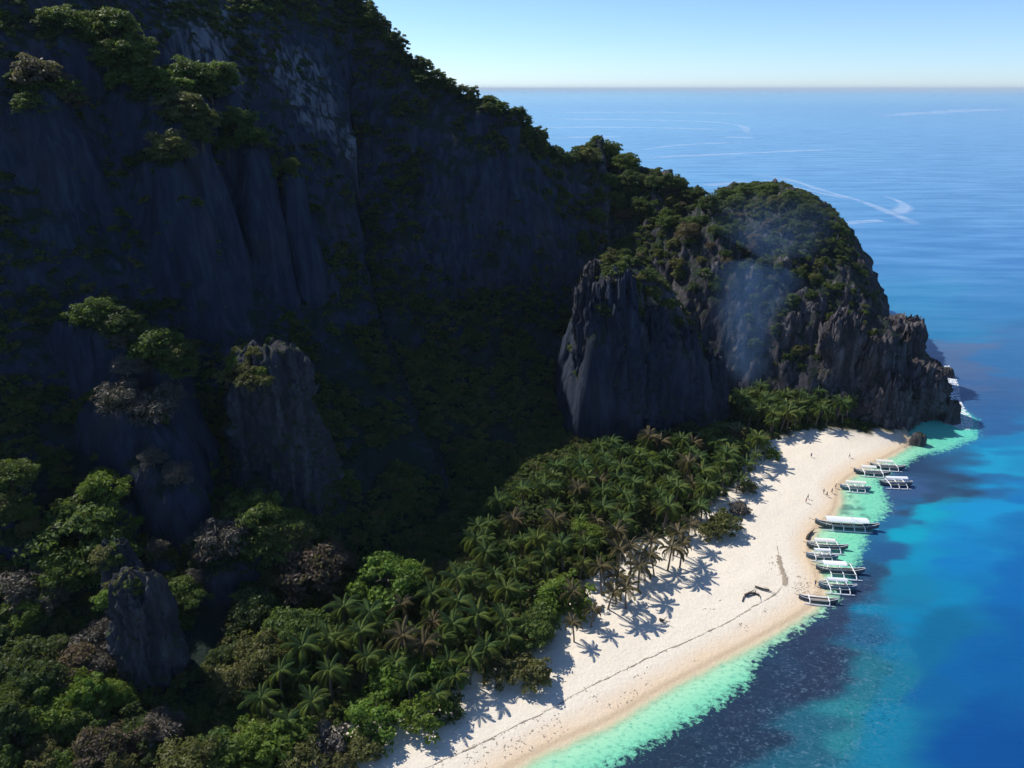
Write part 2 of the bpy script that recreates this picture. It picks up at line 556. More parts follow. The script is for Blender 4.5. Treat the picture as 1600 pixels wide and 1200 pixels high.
# ------------------------------------------------------------------ beach and forest floor, sloping under the water
def land_sd(x, y):
    return sdist(x, y, LAND)
def beach_z(x, y):
    d = land_sd(x, y)
    return np.interp(d, [-40, -12, 0, 6, 16, 30, 60, 120], [-6, -1.3, 0.0, .75, 1.5, 1.9, 2.6, 4.0])
BX = axis([(-150, -40, 2.0), (-40, 190, .9)])
BY = axis([(30, 300, .9)])
bX, bY = np.meshgrid(BX, BY)
bd = land_sd(bX, bY)
bz = np.interp(bd, [-40, -12, 0, 6, 16, 30, 60, 120], [-6, -1.3, 0.0, .75, 1.5, 1.9, 2.6, 4.0])
bz = bz + .09 * fbm(bX / 3.2, bY / 3.2, 0, 3, 81) * sstep(3, 10, bd) + .22 * fbm(bX / 11, bY / 11, 0, 2, 83) * sstep(10, 18, bd)
TREELINE_PX = [(300, 1300), (440, 1215), (520, 1175), (600, 1128), (680, 1098), (760, 1060), (850, 1020), (868, 965), (905, 925), (985, 862), (1060, 838),
               (1110, 800), (1150, 768), (1178, 730), (1200, 700), (1232, 684), (1290, 674), (1400, 676)]
treeline = smooth_line([G(px, py, 1.8)[:2] for px, py in TREELINE_PX], 1)
tl_poly = treeline + [np.array(p, float) for p in ((170, 260), (170, 330), (-200, 330), (-200, 20))]
tld = sdist(bX, bY, tl_poly)
wet = 1 - sstep(.5, 7.0, bd + 1.2 * fbm(bX / 9, bY / 9, 0, 2, 85))
litter = sstep(-1.5, 4.0, tld + 4.5 * fbm(bX / 6, bY / 6, 0, 4, 87) - 1.0)
n = NT('beach_sand')
pos = n.n('ShaderNodeNewGeometry').outputs['Position']
dry = n.mix(n.noise(pos, .10, 4), (.71, .63, .50), (.755, .685, .575))
dry = n.mix(n.math('MULTIPLY', n.ramp(n.noise(pos, .9, 6, .7), [(.48, 0.0), (.68, 1.0)]), .38), dry, (.60, .50, .40))
wetc = n.mix(n.noise(n.mapping(pos, (.25, .25, .25)), 1.0, 3), (.68, .52, .345), (.74, .59, .425))
c = n.mix(n.attr('wet').outputs['Fac'], dry, wetc)
lit_c = n.mix(n.noise(pos, .5, 5), (.060, .048, .030), (.045, .060, .020))
c = n.mix(n.attr('litter').outputs['Fac'], c, lit_c)
c = n.mix(n.attr('damp').outputs['Fac'], c, (.40, .30, .19))
hb = n.math('ADD', n.noise(pos, 1.1, 5, .65), n.math('MULTIPLY', n.noise(pos, 4.0, 3), .3))
n.bsdf(c, .95, n.bump(hb, .6, .3), .1)
damp = .55 * (1 - sstep(.15, 1.1, np.abs(bd - .35)))
F = grid_faces(len(BX), len(BY))
keep = (bd.ravel()[F].max(1) > -34) & (bX.ravel()[F].max(1) < 150) & ~((bX.ravel()[F].min(1) > 132) & (bY.ravel()[F].min(1) > 250)) & (sample(Z0, bX, bY).ravel()[F].min(1) < 9)
me = mesh_np('beach', np.stack([bX, bY, bz], -1).reshape(-1, 3), F[keep], n.m, True,
             {'wet': wet.ravel(), 'litter': litter.ravel(), 'damp': damp.ravel()})
tag(link(bpy.data.objects.new('beach', me)), 'curved white sand beach below the dark cliffs', 'beach', None, 'structure')
def ground_z(x, y):
    x, y = float(x), float(y)
    zb = float(np.interp(float(land_sd(np.array([x]), np.array([y]))[0]), [-40, -12, 0, 6, 16, 30, 60, 120], [-6, -1.3, 0.0, .75, 1.5, 1.9, 2.6, 4.0]))
    return max(zb, float(sample(ZH, x, y)))

# ------------------------------------------------------------------ sea
def growth(a, first, ratio, limit):
    out, s = [], first
    while a < limit:
        a += s
        s *= ratio
        out.append(a)
    return np.array(out)
SX = np.concatenate([-growth(30, 3, 1.25, 90000)[::-1], np.arange(-30, 300, 1.1), growth(299, 1.6, 1.14, 180000)])
SX[0], SX[-1] = -200000, 200000
SY = np.concatenate([-growth(-40, 3, 1.3, 20000)[::-1], np.arange(40, 430, 1.1), growth(429, 1.6, 1.07, 110000)])
SY[-1] = 150000
sX, sY = np.meshgrid(SX, SY)
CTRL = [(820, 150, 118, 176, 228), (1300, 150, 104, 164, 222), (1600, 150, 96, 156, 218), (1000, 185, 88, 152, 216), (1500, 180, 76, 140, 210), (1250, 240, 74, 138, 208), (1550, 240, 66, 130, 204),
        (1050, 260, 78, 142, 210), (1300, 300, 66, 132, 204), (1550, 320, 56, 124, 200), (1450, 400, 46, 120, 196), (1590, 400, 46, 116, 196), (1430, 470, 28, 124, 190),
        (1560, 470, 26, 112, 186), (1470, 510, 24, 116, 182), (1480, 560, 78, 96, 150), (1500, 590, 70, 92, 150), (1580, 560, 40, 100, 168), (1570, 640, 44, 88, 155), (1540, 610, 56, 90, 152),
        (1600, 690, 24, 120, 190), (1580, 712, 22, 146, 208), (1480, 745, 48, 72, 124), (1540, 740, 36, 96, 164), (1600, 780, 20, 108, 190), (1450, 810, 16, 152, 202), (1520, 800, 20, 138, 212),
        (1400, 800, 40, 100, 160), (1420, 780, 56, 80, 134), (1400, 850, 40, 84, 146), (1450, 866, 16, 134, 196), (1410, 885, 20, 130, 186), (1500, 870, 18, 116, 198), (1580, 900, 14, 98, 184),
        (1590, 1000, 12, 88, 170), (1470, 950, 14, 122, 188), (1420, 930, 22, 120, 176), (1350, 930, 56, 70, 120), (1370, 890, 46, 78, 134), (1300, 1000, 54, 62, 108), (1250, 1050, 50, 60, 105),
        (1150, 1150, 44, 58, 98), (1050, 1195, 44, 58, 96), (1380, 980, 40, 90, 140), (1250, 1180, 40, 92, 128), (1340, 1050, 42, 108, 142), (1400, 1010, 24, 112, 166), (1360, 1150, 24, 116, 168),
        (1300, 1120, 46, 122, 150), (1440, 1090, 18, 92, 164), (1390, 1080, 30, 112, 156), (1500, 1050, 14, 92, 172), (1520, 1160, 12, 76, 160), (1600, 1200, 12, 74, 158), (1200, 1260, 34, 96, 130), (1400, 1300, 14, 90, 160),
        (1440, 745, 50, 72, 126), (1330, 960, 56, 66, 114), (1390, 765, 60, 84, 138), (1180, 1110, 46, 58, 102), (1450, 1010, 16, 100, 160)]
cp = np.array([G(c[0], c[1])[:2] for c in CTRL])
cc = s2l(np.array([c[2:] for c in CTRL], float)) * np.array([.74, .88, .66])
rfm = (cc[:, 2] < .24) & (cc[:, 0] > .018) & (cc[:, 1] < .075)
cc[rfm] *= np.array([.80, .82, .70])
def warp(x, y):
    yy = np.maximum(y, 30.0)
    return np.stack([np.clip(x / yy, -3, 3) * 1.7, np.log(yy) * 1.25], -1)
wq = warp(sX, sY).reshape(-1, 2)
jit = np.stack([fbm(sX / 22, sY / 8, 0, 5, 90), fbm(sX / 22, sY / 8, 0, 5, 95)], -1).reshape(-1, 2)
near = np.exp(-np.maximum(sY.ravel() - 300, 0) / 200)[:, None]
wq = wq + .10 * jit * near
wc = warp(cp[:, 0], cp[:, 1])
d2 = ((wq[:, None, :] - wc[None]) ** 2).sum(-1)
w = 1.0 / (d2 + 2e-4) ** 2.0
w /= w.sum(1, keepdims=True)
scol = w @ cc
# turquoise shelf of sand along the shore
SHELF_PX = [(720, 1290), (840, 1250), (970, 1200), (1060, 1142), (1140, 1096), (1176, 1066), (1188, 1028), (1238, 994), (1290, 960), (1318, 930), (1338, 893), (1354, 858), (1366, 824), (1394, 796), (1388, 770),
            (1376, 758), (1392, 742), (1436, 716), (1490, 702), (1532, 684), (1528, 655), (1500, 632), (1484, 618)]
shelf_edge = [(-20, 30)] + [tuple(G(*p)[:2]) for p in SHELF_PX] + [(188, 285), (150, 300), (0, 300), (-100, 60)]
sdx = sX + 1.6 * fbm(sX / 5, sY / 5, 0, 4, 101) + .9 * fbm(sX / 1.6, sY / 1.6, 0, 2, 103)
sdy = sY + 1.6 * fbm(sX / 5, sY / 5, 0, 4, 105) + .9 * fbm(sX / 1.6, sY / 1.6, 0, 2, 107)
nearm = (sX > -60) & (sX < 240) & (sY > 20) & (sY < 330)
shd_e = np.full(sX.shape, -1.0)
sde_ = sdist(sX[nearm] + .6 * (sdx[nearm] - sX[nearm]), sY[nearm] + .6 * (sdy[nearm] - sY[nearm]), shelf_edge)
shd_e[nearm] = np.clip(sde_ / 8.0, -1, 1)
shelf = sstep(-.09, .14, shd_e)
shd = np.full(sX.shape, 50.0)
shd[nearm] = np.maximum(0, -land_sd(sX[nearm], sY[nearm]))
tq_near, tq_mid, tq_far = s2l((172, 214, 176)), s2l((118, 200, 164)), s2l((84, 198, 176))
k = sstep(0, 9, shd)[..., None]
tq = tq_near * (1 - k) + tq_mid * k
kf = sstep(215, 262, sY)[..., None]
tq = tq * (1 - kf) + tq_far * kf
# bed of dark weed in the shallows between the boats
weed_poly = [G(*p)[:2] for p in ((1308, 775), (1330, 772), (1350, 800), (1358, 812), (1322, 812), (1312, 800))]
weed = np.zeros_like(sX)
weed[nearm] = sstep(-.8, 1.2, sdist(sdx[nearm], sdy[nearm], weed_poly))
weed *= sstep(-.3, .35, fbm(sX / 1.9, sY / 1.9, 0, 3, 111)) * .85
tq = tq * (1 - weed[..., None]) + s2l((70, 112, 104)) * weed[..., None]
scol = scol.reshape(sX.shape + (3,))
reef_px = [(960, 1215), (1060, 1142), (1140, 1096), (1176, 1066), (1188, 1028), (1238, 994), (1290, 960), (1318, 930), (1350, 880), (1390, 860), (1380, 930), (1420, 1000), (1440, 1080), (1420, 1160), (1360, 1260), (1000, 1330)]
reef = np.zeros_like(sX)
reef[nearm] = sstep(-3, 8, sdist(sdx[nearm], sdy[nearm], [G(*p)[:2] for p in reef_px])) * 1.0
alpha = sstep(0, 3.2, shd + .5 * fbm(sX / 2.5, sY / 2.5, 0, 2, 115))
alpha[~nearm] = 1
sz = np.where(nearm, .03 * fbm(sX / 2.2, sY / 2.2, 0, 2, 117), 0)
n = NT('sea_water')
pos = n.n('ShaderNodeNewGeometry').outputs['Position']
c = n.attr('Col').outputs['Color']
rf = n.attr('reef').outputs['Fac']
sep = n.n('ShaderNodeSeparateXYZ'); n.l(pos, sep.inputs[0])
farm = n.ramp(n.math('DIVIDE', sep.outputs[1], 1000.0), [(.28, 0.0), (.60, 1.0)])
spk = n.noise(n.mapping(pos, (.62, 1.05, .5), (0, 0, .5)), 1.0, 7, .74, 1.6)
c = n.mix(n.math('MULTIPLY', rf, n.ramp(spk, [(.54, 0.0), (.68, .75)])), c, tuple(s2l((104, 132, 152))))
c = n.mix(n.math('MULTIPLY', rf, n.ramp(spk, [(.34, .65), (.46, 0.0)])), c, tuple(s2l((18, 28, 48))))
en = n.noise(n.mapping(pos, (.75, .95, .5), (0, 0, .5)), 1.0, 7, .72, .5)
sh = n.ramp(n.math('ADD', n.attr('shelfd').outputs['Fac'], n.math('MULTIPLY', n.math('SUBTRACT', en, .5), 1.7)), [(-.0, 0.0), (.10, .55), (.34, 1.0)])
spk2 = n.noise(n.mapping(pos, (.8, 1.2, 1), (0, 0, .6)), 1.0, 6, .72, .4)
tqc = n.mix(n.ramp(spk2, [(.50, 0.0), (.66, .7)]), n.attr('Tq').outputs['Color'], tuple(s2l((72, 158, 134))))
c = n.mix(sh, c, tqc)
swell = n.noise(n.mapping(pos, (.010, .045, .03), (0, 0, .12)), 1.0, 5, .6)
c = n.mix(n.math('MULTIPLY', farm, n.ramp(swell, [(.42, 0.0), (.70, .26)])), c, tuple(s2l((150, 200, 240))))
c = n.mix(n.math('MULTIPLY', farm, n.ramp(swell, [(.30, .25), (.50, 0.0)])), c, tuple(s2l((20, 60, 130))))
wv = n.math('ADD', n.noise(n.mapping(pos, (.35, .6, .4), (0, 0, .3)), 1.0, 6, .6), n.math('MULTIPLY', n.noise(n.mapping(pos, (.03, .09, .05), (0, 0, .15)), 1.0, 4, .6), 3.0))
b = n.bsdf(c, .22, n.bump(wv, .25, .35), .5)
b.inputs['IOR'].default_value = 1.33
tr = n.n('ShaderNodeBsdfTransparent')
mx = n.n('ShaderNodeMixShader')
n.l(n.attr('alpha').outputs['Fac'], mx.inputs[0])
n.l(tr.outputs[0], mx.inputs[1])
n.l(b.outputs[0], mx.inputs[2])
n.l(mx.outputs[0], n.out.inputs['Surface'])
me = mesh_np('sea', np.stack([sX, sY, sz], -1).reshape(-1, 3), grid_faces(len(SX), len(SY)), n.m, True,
             {'Col': scol.reshape(-1, 3), 'reef': reef.ravel(), 'alpha': alpha.ravel(), 'shelfd': shd_e.ravel(), 'Tq': tq.reshape(-1, 3)})
tag(link(bpy.data.objects.new('sea', me)), 'blue sea with turquoise shallows and dark reef', 'sea', None, 'structure')

# pale slicks and old wakes lying on the far water
n = NT('water_slick')
uvv = n.attr('edge').outputs['Fac']
pos = n.n('ShaderNodeNewGeometry').outputs['Position']
nz = n.noise(n.mapping(pos, (.02, .05, 1)), 1.0, 5, .65)
fac = n.math('MULTIPLY', uvv, n.ramp(nz, [(.30, .25), (.62, 1.0)]))
b = n.n('ShaderNodeBsdfPrincipled')
b.inputs['Base Color'].default_value = (*s2l((205, 228, 250)), 1)
b.inputs['Roughness'].default_value = .3
tr = n.n('ShaderNodeBsdfTransparent')
mx = n.n('ShaderNodeMixShader')
n.l(n.math('MULTIPLY', fac, .5), mx.inputs[0])
n.l(tr.outputs[0], mx.inputs[1])
n.l(b.outputs[0], mx.inputs[2])
n.l(mx.outputs[0], n.out.inputs['Surface'])
SLICKS = [([(1000, 247), (1150, 240), (1330, 232)], 1.6), ([(1185, 273), (1240, 282), (1290, 300), (1340, 312), (1385, 330), (1415, 342), (1432, 352)], 3.2), ([(1190, 280), (1250, 295), (1330, 312)], 2),
          ([(1380, 306), (1410, 316), (1415, 325), (1395, 336)], 2.2), ([(1300, 352), (1350, 346), (1380, 345)], 2.0), ([(840, 200), (950, 198), (1160, 203)], 1.3), ([(850, 186), (1000, 187), (1160, 192), (1170, 212)], 1.4),
          ([(860, 176), (1000, 175), (1180, 178)], 1.0), ([(1380, 181), (1450, 176), (1570, 170)], 1.3), ([(990, 236), (1060, 226), (1170, 222)], 1.2), ([(1170, 284), (1100, 290)], 2.0), ([(1130, 214), (1180, 216)], 1.5),
          ([(850, 215), (980, 214)], 1.2)]
for pl, wpx in SLICKS:
    g = smooth_line([G(*p)[:2] for p in pl], 3)
    V, E = [], []
    for q, p in enumerate(g):
        t = g[min(q + 1, len(g) - 1)] - g[max(q - 1, 0)]
        nr = np.array([-t[1], t[0]]) / (np.linalg.norm(t) + 1e-6)
        D = math.hypot(p[0], p[1])
        wy = wpx * D * D / (H * FPX) * .95         # metres across, so that a slick stays a band at its distance
        wd = (abs(nr[1]) * wy + abs(nr[0]) * wpx * D / FPX * 2.5) * (.75 + .5 * vnoise(p[0] / 60, p[1] / 60, 0, 5))
        end = min(1, 4 * q / len(g) + .05, 4 * (len(g) - 1 - q) / len(g) + .05)
        for s_, e_ in ((-1, 0), (-.4, 1), (.4, 1), (1, 0)):
            V.append((p[0] + nr[0] * wd * s_, p[1] + nr[1] * wd * s_, .15))
            E.append(e_ * end)
    me = mesh_np('water_slick', np.array(V), grid_faces(4, len(g)), n.m, True, {'edge': np.array(E)})
    o = link(bpy.data.objects.new('water_slick', me))
    tag(o, 'pale slick line drawn across the far blue water', 'water slick', 'slicks on the far sea', 'stuff')

# surf round the foot of the headland
n = NT('surf_foam')
pos = n.n('ShaderNodeNewGeometry').outputs['Position']
fac = n.math('MULTIPLY', n.attr('edge').outputs['Fac'], n.ramp(n.noise(pos, .8, 6, .7), [(.42, 0.0), (.56, 1.0)]))
b = n.n('ShaderNodeBsdfDiffuse')
b.inputs[0].default_value = (.8, .85, .88, 1)
tr = n.n('ShaderNodeBsdfTransparent')
mx = n.n('ShaderNodeMixShader')
n.l(fac, mx.inputs[0]); n.l(tr.outputs[0], mx.inputs[1]); n.l(b.outputs[0], mx.inputs[2]); n.l(mx.outputs[0], n.out.inputs['Surface'])
g = smooth_line([G(*p)[:2] for p in ((1468, 570), (1482, 596), (1482, 618), (1490, 638), (1505, 655), (1496, 668))], 2)
V, E = [], []
for q, p in enumerate(g):
    t = g[min(q + 1, len(g) - 1)] - g[max(q - 1, 0)]
    nr = np.array([-t[1], t[0]]) / (np.linalg.norm(t) + 1e-6)
    for s_, e_ in ((-4, .9), (-1, 1), (2.0, .8), (5.5, 0)):
        V.append((p[0] - nr[0] * -s_ * -1, p[1] - nr[1] * -s_ * -1, .12)); E.append(e_)
me = mesh_np('surf_foam', np.array(V), grid_faces(4, len(g)), n.m, True, {'edge': np.array(E)})
tag(link(bpy.data.objects.new('surf_foam', me)), 'white surf breaking round the dark rocks of the headland', 'surf', None, 'stuff')

# ------------------------------------------------------------------ karst rocks
def karst(name, base, radii, height, seed, label, cat='rock', lean=(0, 0), flute=1.0, topflat=.25, rot=0.0, nseg=110, nh=72, mat=None, group=None, spike=.16, flare=0.0):
    """a fluted limestone tower or crag: rings of vertices with ridged displacement and a jagged top"""
    th = np.linspace(0, 2 * math.pi, nseg, endpoint=False)
    hh = np.linspace(0, 1, nh)
    T, Hh = np.meshgrid(th, hh)
    prof = np.where(Hh < 1 - topflat, 1.0 - .28 * Hh / (1 - topflat) + flare * np.clip(1 - Hh * 1.6, 0, 1) ** 2, .72 * np.sqrt(np.clip(1 - ((Hh - 1 + topflat) / topflat) ** 2, 0, 1)))
    prof = np.maximum(prof, .004)
    cx, cy = np.cos(T), np.sin(T)
    R0 = radii[0] * radii[1] / np.sqrt((radii[1] * cx) ** 2 + (radii[0] * cy) ** 2)
    sx, sy = cx * R0, cy * R0
    f1 = ridged(sx / 2.7 + seed * 7.1, sy / 2.7, Hh * height / 20, 3, seed)
    f2 = ridged(sx / 1.1 + seed * 3.3, sy / 1.1, Hh * height / 3.2, 3, seed + 50)
    f3 = fbm(sx / 5.0 + seed * 5.7, sy / 5.0, Hh * height / 5, 4, seed + 9)
    rr = R0 * prof * (1 + .34 * f3) + (f1 * 1.0 + f2 * .8) * flute * np.minimum(1, prof * 2.2)
    rr = np.maximum(rr, .02)
    X, Y = cx * rr, cy * rr
    Z = Hh * height * (1 + spike * ridged(X / 2.2 + seed, Y / 2.2, 0, 3, seed + 20) * sstep(.35, .95, Hh)) + .6 * f2 * sstep(.2, .6, Hh)
    X = X + lean[0] * Hh ** 1.5 * height
    Y = Y + lean[1] * Hh ** 1.5 * height
    c_, s_ = math.cos(rot), math.sin(rot)
    V = np.stack([X * c_ - Y * s_, X * s_ + Y * c_, Z], -1).reshape(-1, 3)
    i = (np.arange(nseg)[None] + np.arange(nh - 1)[:, None] * nseg)
    j = ((np.arange(nseg) + 1) % nseg)[None] + np.arange(nh - 1)[:, None] * nseg
    F = np.stack([i, j, j + nseg, i + nseg], -1).reshape(-1, 4)
    me = mesh_np(name, V, F, mat or M_CRAG, False)
    o = link(bpy.data.objects.new(name, me))
    o.location = base
    return tag(o, label, cat, group)

ROCKS = []
def rock_at(px, py, wpx, hpx, seed, label, Y=None, zbase=None, depth=.9, name='rock_crag', **kw):
    """px,py: foot of the rock in the photograph; wpx,hpx: its size there"""
    b = G(px, py, zbase or 0) if Y is None else P(px, py, Y)
    dep = b[1] * CS + (H - b[2]) * SN
    s = dep / FPX
    rx = wpx * s / 2
    hgt = hpx * s / math.cos(PITCH + .05) * 1.0
    base = (b[0], b[1] + rx * depth * .6, b[2] - 2.0)
    o = karst(name, base, (rx, rx * depth), hgt + 2.0, seed, label, **kw)
    ROCKS.append((o, base, rx, hgt))
    return o
rock_at(1305, 640, 74, 132, 11, 'broad fluted crag rising behind the palms at the far beach end', Y=262, topflat=.3)
rock_at(1410, 590, 82, 76, 12, 'squared dark crag with a flat jagged top at the headland tip', Y=292, topflat=.16)
rock_at(1362, 632, 62, 90, 13, 'narrow ribbed crag between two broader crags on the headland', Y=258, topflat=.35)
rock_at(1210, 600, 66, 96, 14, 'vertical ribbed rock face above the headland palms', Y=282, topflat=.3)
rock_at(1436, 662, 108, 76, 15, 'largest dark rock mass where the beach meets the sea', Y=258, topflat=.45, depth=.8, spike=.2, flute=1.3)
rock_at(1384, 686, 90, 84, 16, 'low jagged rock mass standing on the edge of the far sand', Y=250, topflat=.5, depth=.6, spike=.22, flute=1.2)
rock_at(1452, 612, 52, 38, 17, 'dark rock knob on the seaward edge of the headland', Y=288, topflat=.4, spike=.25)
rock_at(1437, 697, 32, 15, 18, 'small lone boulder in the turquoise water off the far rocks', topflat=.6, nseg=48, nh=24, flute=.4, name='boulder')
rock_at(1482, 590, 24, 12, 19, 'small rock islet just off the headland tip', topflat=.6, nseg=48, nh=24, flute=.5, name='boulder')
rock_at(1488, 662, 30, 30, 20, 'low wave washed rock at the right foot of the headland', topflat=.5, nseg=60, nh=30, flute=.6, name='boulder')
# crags breaking through the trees of the buttress and the headland slope
for k, (px, py, w_, h_, lab) in enumerate([
        (930, 440, 44, 50, 'spiky grey crag crowning the shaded buttress'), (962, 452, 36, 44, 'second spiky crag on the buttress crown'), (990, 478, 34, 40, 'lower spiky crag right of the buttress crown'), (908, 470, 30, 46, 'thin rock rib on the left edge of the buttress crown'),
        (1022, 505, 32, 36, 'small rock step on the right shoulder of the buttress'), (1050, 535, 40, 40, 'rock shoulder stepping down the right of the buttress'), (1085, 575, 36, 44, 'lowest rock step of the buttress shoulder'),
        (1100, 500, 40, 56, 'grey ribs in the gully left of the smoke'), (1125, 440, 34, 44, 'small crag above the gully left of the smoke'), (1240, 540, 56, 76, 'ribbed crag right of the smoke under the dome'),
        (1275, 500, 40, 50, 'crag high on the slope right of the smoke'), (1180, 450, 40, 46, 'crag seen through the upper smoke'), (1145, 400, 30, 34, 'small grey crag high on the headland left of the smoke'),
        (1225, 430, 36, 40, 'grey crag among bushes under the headland dome'), (1300, 560, 40, 46, 'low ribbed crag beside the broad fluted crag'), (1160, 560, 40, 60, 'shaded rib at the foot of the smoke')]):
    h = hit(px, py, ZH)
    if h is None: continue
    q = h[0]
    s = (q[1] * CS + (H - q[2]) * SN) / FPX
    ROCKS.append((karst('rock_crag', (q[0], q[1] + w_ * s * .4, q[2] - 5), (w_ * s / 2, w_ * s * .45), h_ * s * .62 + 4, 30 + k, lab, topflat=.6, spike=.20, nseg=72, nh=46), None, 0, 0))
# ribbed columns that make up the shaded face of the buttress
for k, (px, py, w_, h_, lab) in enumerate([(930, 692, 60, 228, 'leftmost ribbed column of the shaded buttress face'), (976, 697, 80, 236, 'tallest central column of the shaded buttress face'), (1026, 692, 74, 185, 'column right of the centre on the shaded buttress face'),
                                           (1070, 680, 64, 150, 'lower column on the right of the buttress face'), (1112, 668, 56, 96, 'lowest column at the right end of the buttress')]):
    q = G(px, py, 1.0)
    s = (q[1] * CS + (H - q[2]) * SN) / FPX
    r_ = w_ * s / 2
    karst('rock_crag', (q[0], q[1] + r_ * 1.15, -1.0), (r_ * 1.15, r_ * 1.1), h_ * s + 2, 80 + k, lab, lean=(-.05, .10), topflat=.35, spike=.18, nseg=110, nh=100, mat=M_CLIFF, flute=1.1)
# two towers standing out of the shaded jungle
def tower(px, py, foot_py, wpx, seed, label, fwd=2.0, **kw):
    p = lit_point(px, py, 4.5, fwd)
    s = (p[1] * CS + (H - p[2]) * SN) / FPX
    r = wpx * s / 2
    zb = float(sample(ZH, p[0], p[1])) - 6
    low = p[2] - (foot_py - py) * s / math.cos(PITCH)
    zb = min(zb, low)
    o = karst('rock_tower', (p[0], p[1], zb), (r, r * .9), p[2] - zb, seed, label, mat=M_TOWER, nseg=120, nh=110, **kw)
    return o, p, r
TOWERS = [tower(415, 540, 830, 168, 61, 'tall rounded rock tower with trees on top left of the palm grove', flare=.4, topflat=.22, spike=.05),
          tower(208, 905, 1100, 104, 62, 'fluted rock pillar in the lower left jungle', fwd=22.0, flare=.1, topflat=.2, spike=.10, flute=1.1),
          tower(178, 852, 940, 62, 63, 'short pale rock knob directly above the fluted pillar', fwd=16.0, topflat=.35, spike=.10)]

# ------------------------------------------------------------------ trees
def crown_mesh(name, mat, seed, R_, Hc, z0, clumps=34, leaves=30, size=.55, flat=.6, bare=0.0):
    r = np.random.default_rng(seed)
    u = r.normal(size=(clumps, 3))
    u /= np.linalg.norm(u, axis=1, keepdims=True)
    u[:, 2] = np.where(u[:, 2] < -.45, -u[:, 2], u[:, 2])
    rad = r.uniform(.45, 1.0, clumps) ** .6
    lump = 1 + .30 * np.sin(u[:, 0] * 5 + seed) * np.cos(u[:, 1] * 4 - seed)
    C = u * (rad * lump)[:, None] * np.array([R_, R_, Hc])
    C[:, 2] += z0 + Hc * .3
    cr = R_ * r.uniform(.20, .36, clumps)
    tint = r.uniform(0, 1, clumps)
    nL = clumps * leaves
    q = r.normal(size=(nL, 3))
    q /= np.linalg.norm(q, axis=1, keepdims=True)
    q[:, 2] = np.where(q[:, 2] < -.2, -q[:, 2], q[:, 2])
    ci = np.repeat(np.arange(clumps), leaves)
    ctr = C[ci] + q * (cr[ci] * r.uniform(.55, 1.05, nL))[:, None] * np.array([1, 1, flat])
    nrm = q + r.normal(size=(nL, 3)) * .55 + np.array([0, 0, .35])
    nrm /= np.linalg.norm(nrm, axis=1, keepdims=True)
    a = np.cross(nrm, r.normal(size=(nL, 3)))
    a /= np.linalg.norm(a, axis=1, keepdims=True) + 1e-9
    b_ = np.cross(nrm, a)
    s = size * r.uniform(.6, 1.35, nL)
    a *= s[:, None]
    b_ *= (s * r.uniform(.35, .65, nL) * (1 - .6 * bare))[:, None]
    V = np.stack([ctr - a, ctr + b_ + nrm * .1 * s[:, None], ctr + a, ctr - b_ + nrm * .1 * s[:, None]], 1).reshape(-1, 3)
    F = np.arange(nL * 4).reshape(-1, 4)
    tl = np.repeat(np.clip(tint[ci] * .7 + r.uniform(0, .3, nL), 0, 1), 4)
    return mesh_np(name, V, F, mat, False, {'tint': tl})
def trunk_mesh(seed, hgt, R_, thick):
    r = random.Random(seed)
    m = MB()
    top = Vector((r.uniform(-.3, .3), r.uniform(-.3, .3), hgt * .62))
    m.tube([(0, 0, -1.2), (top.x * .4, top.y * .5, hgt * .3), top], [thick * 1.3, thick, thick * .75], 7)
    for k in range(5):
        w = k * 1.256 + r.uniform(-.4, .4)
        e = Vector((math.cos(w) * R_ * .65, math.sin(w) * R_ * .65, hgt * r.uniform(.78, .98)))
        m.tube([top * .9, top.lerp(e, .5) + Vector((0, 0, .2)), e], [thick * .55, thick * .4, thick * .15], 5)
    return m.mesh('trunk', M_BARK, True)
TREES = {}
def tree_proto(kind, fol, seed):
    key = (kind, fol, seed)
    if key in TREES: return TREES[key]
    sd_ = seed * 17 + len(fol) * 5 + len(kind)
    if kind == 'broad':
        c = crown_mesh('crown', M_LEAF[fol], sd_, 4.0, 3.0, 2.5, 76, 64, .26)
        t = trunk_mesh(sd_, 6.4, 4.0, .26)
    elif kind == 'tall':
        c = crown_mesh('crown', M_LEAF[fol], sd_, 2.7, 3.6, 2.8, 50, 50, .30, .8)
        t = trunk_mesh(sd_, 7.5, 2.6, .22)
    elif kind == 'bare':
        c = crown_mesh('crown', M_LEAF[fol], sd_, 3.4, 2.6, 2.4, 70, 34, .36, .8, 1.0)
        t = trunk_mesh(sd_, 6.2, 3.6, .2)
    else:                        # bush
        c = crown_mesh('crown', M_LEAF[fol], sd_, 2.4, 1.9, .5, 44, 44, .24, .8)
        t = trunk_mesh(sd_, 2.4, 2.0, .12)
    TREES[key] = (t, c)
    return TREES[key]
NSEED = 4
tree_n = [0]
def plant(x, y, z, kind, fol, scale, label, group=None, name=None, sz=1.0):
    tree_n[0] += 1
    t, c = tree_proto(kind, fol, tree_n[0] % NSEED)
    o = empty(name or ('bush' if kind == 'bush' else 'broadleaf_tree'), (x, y, z), random.uniform(0, 6.28))
    o.scale = (scale, scale, scale * sz)
    tag(o, label, 'bush' if kind == 'bush' else 'tree', group)
    link(bpy.data.objects.new('trunk', t), o)
    link(bpy.data.objects.new('crown', c), o)
    return o

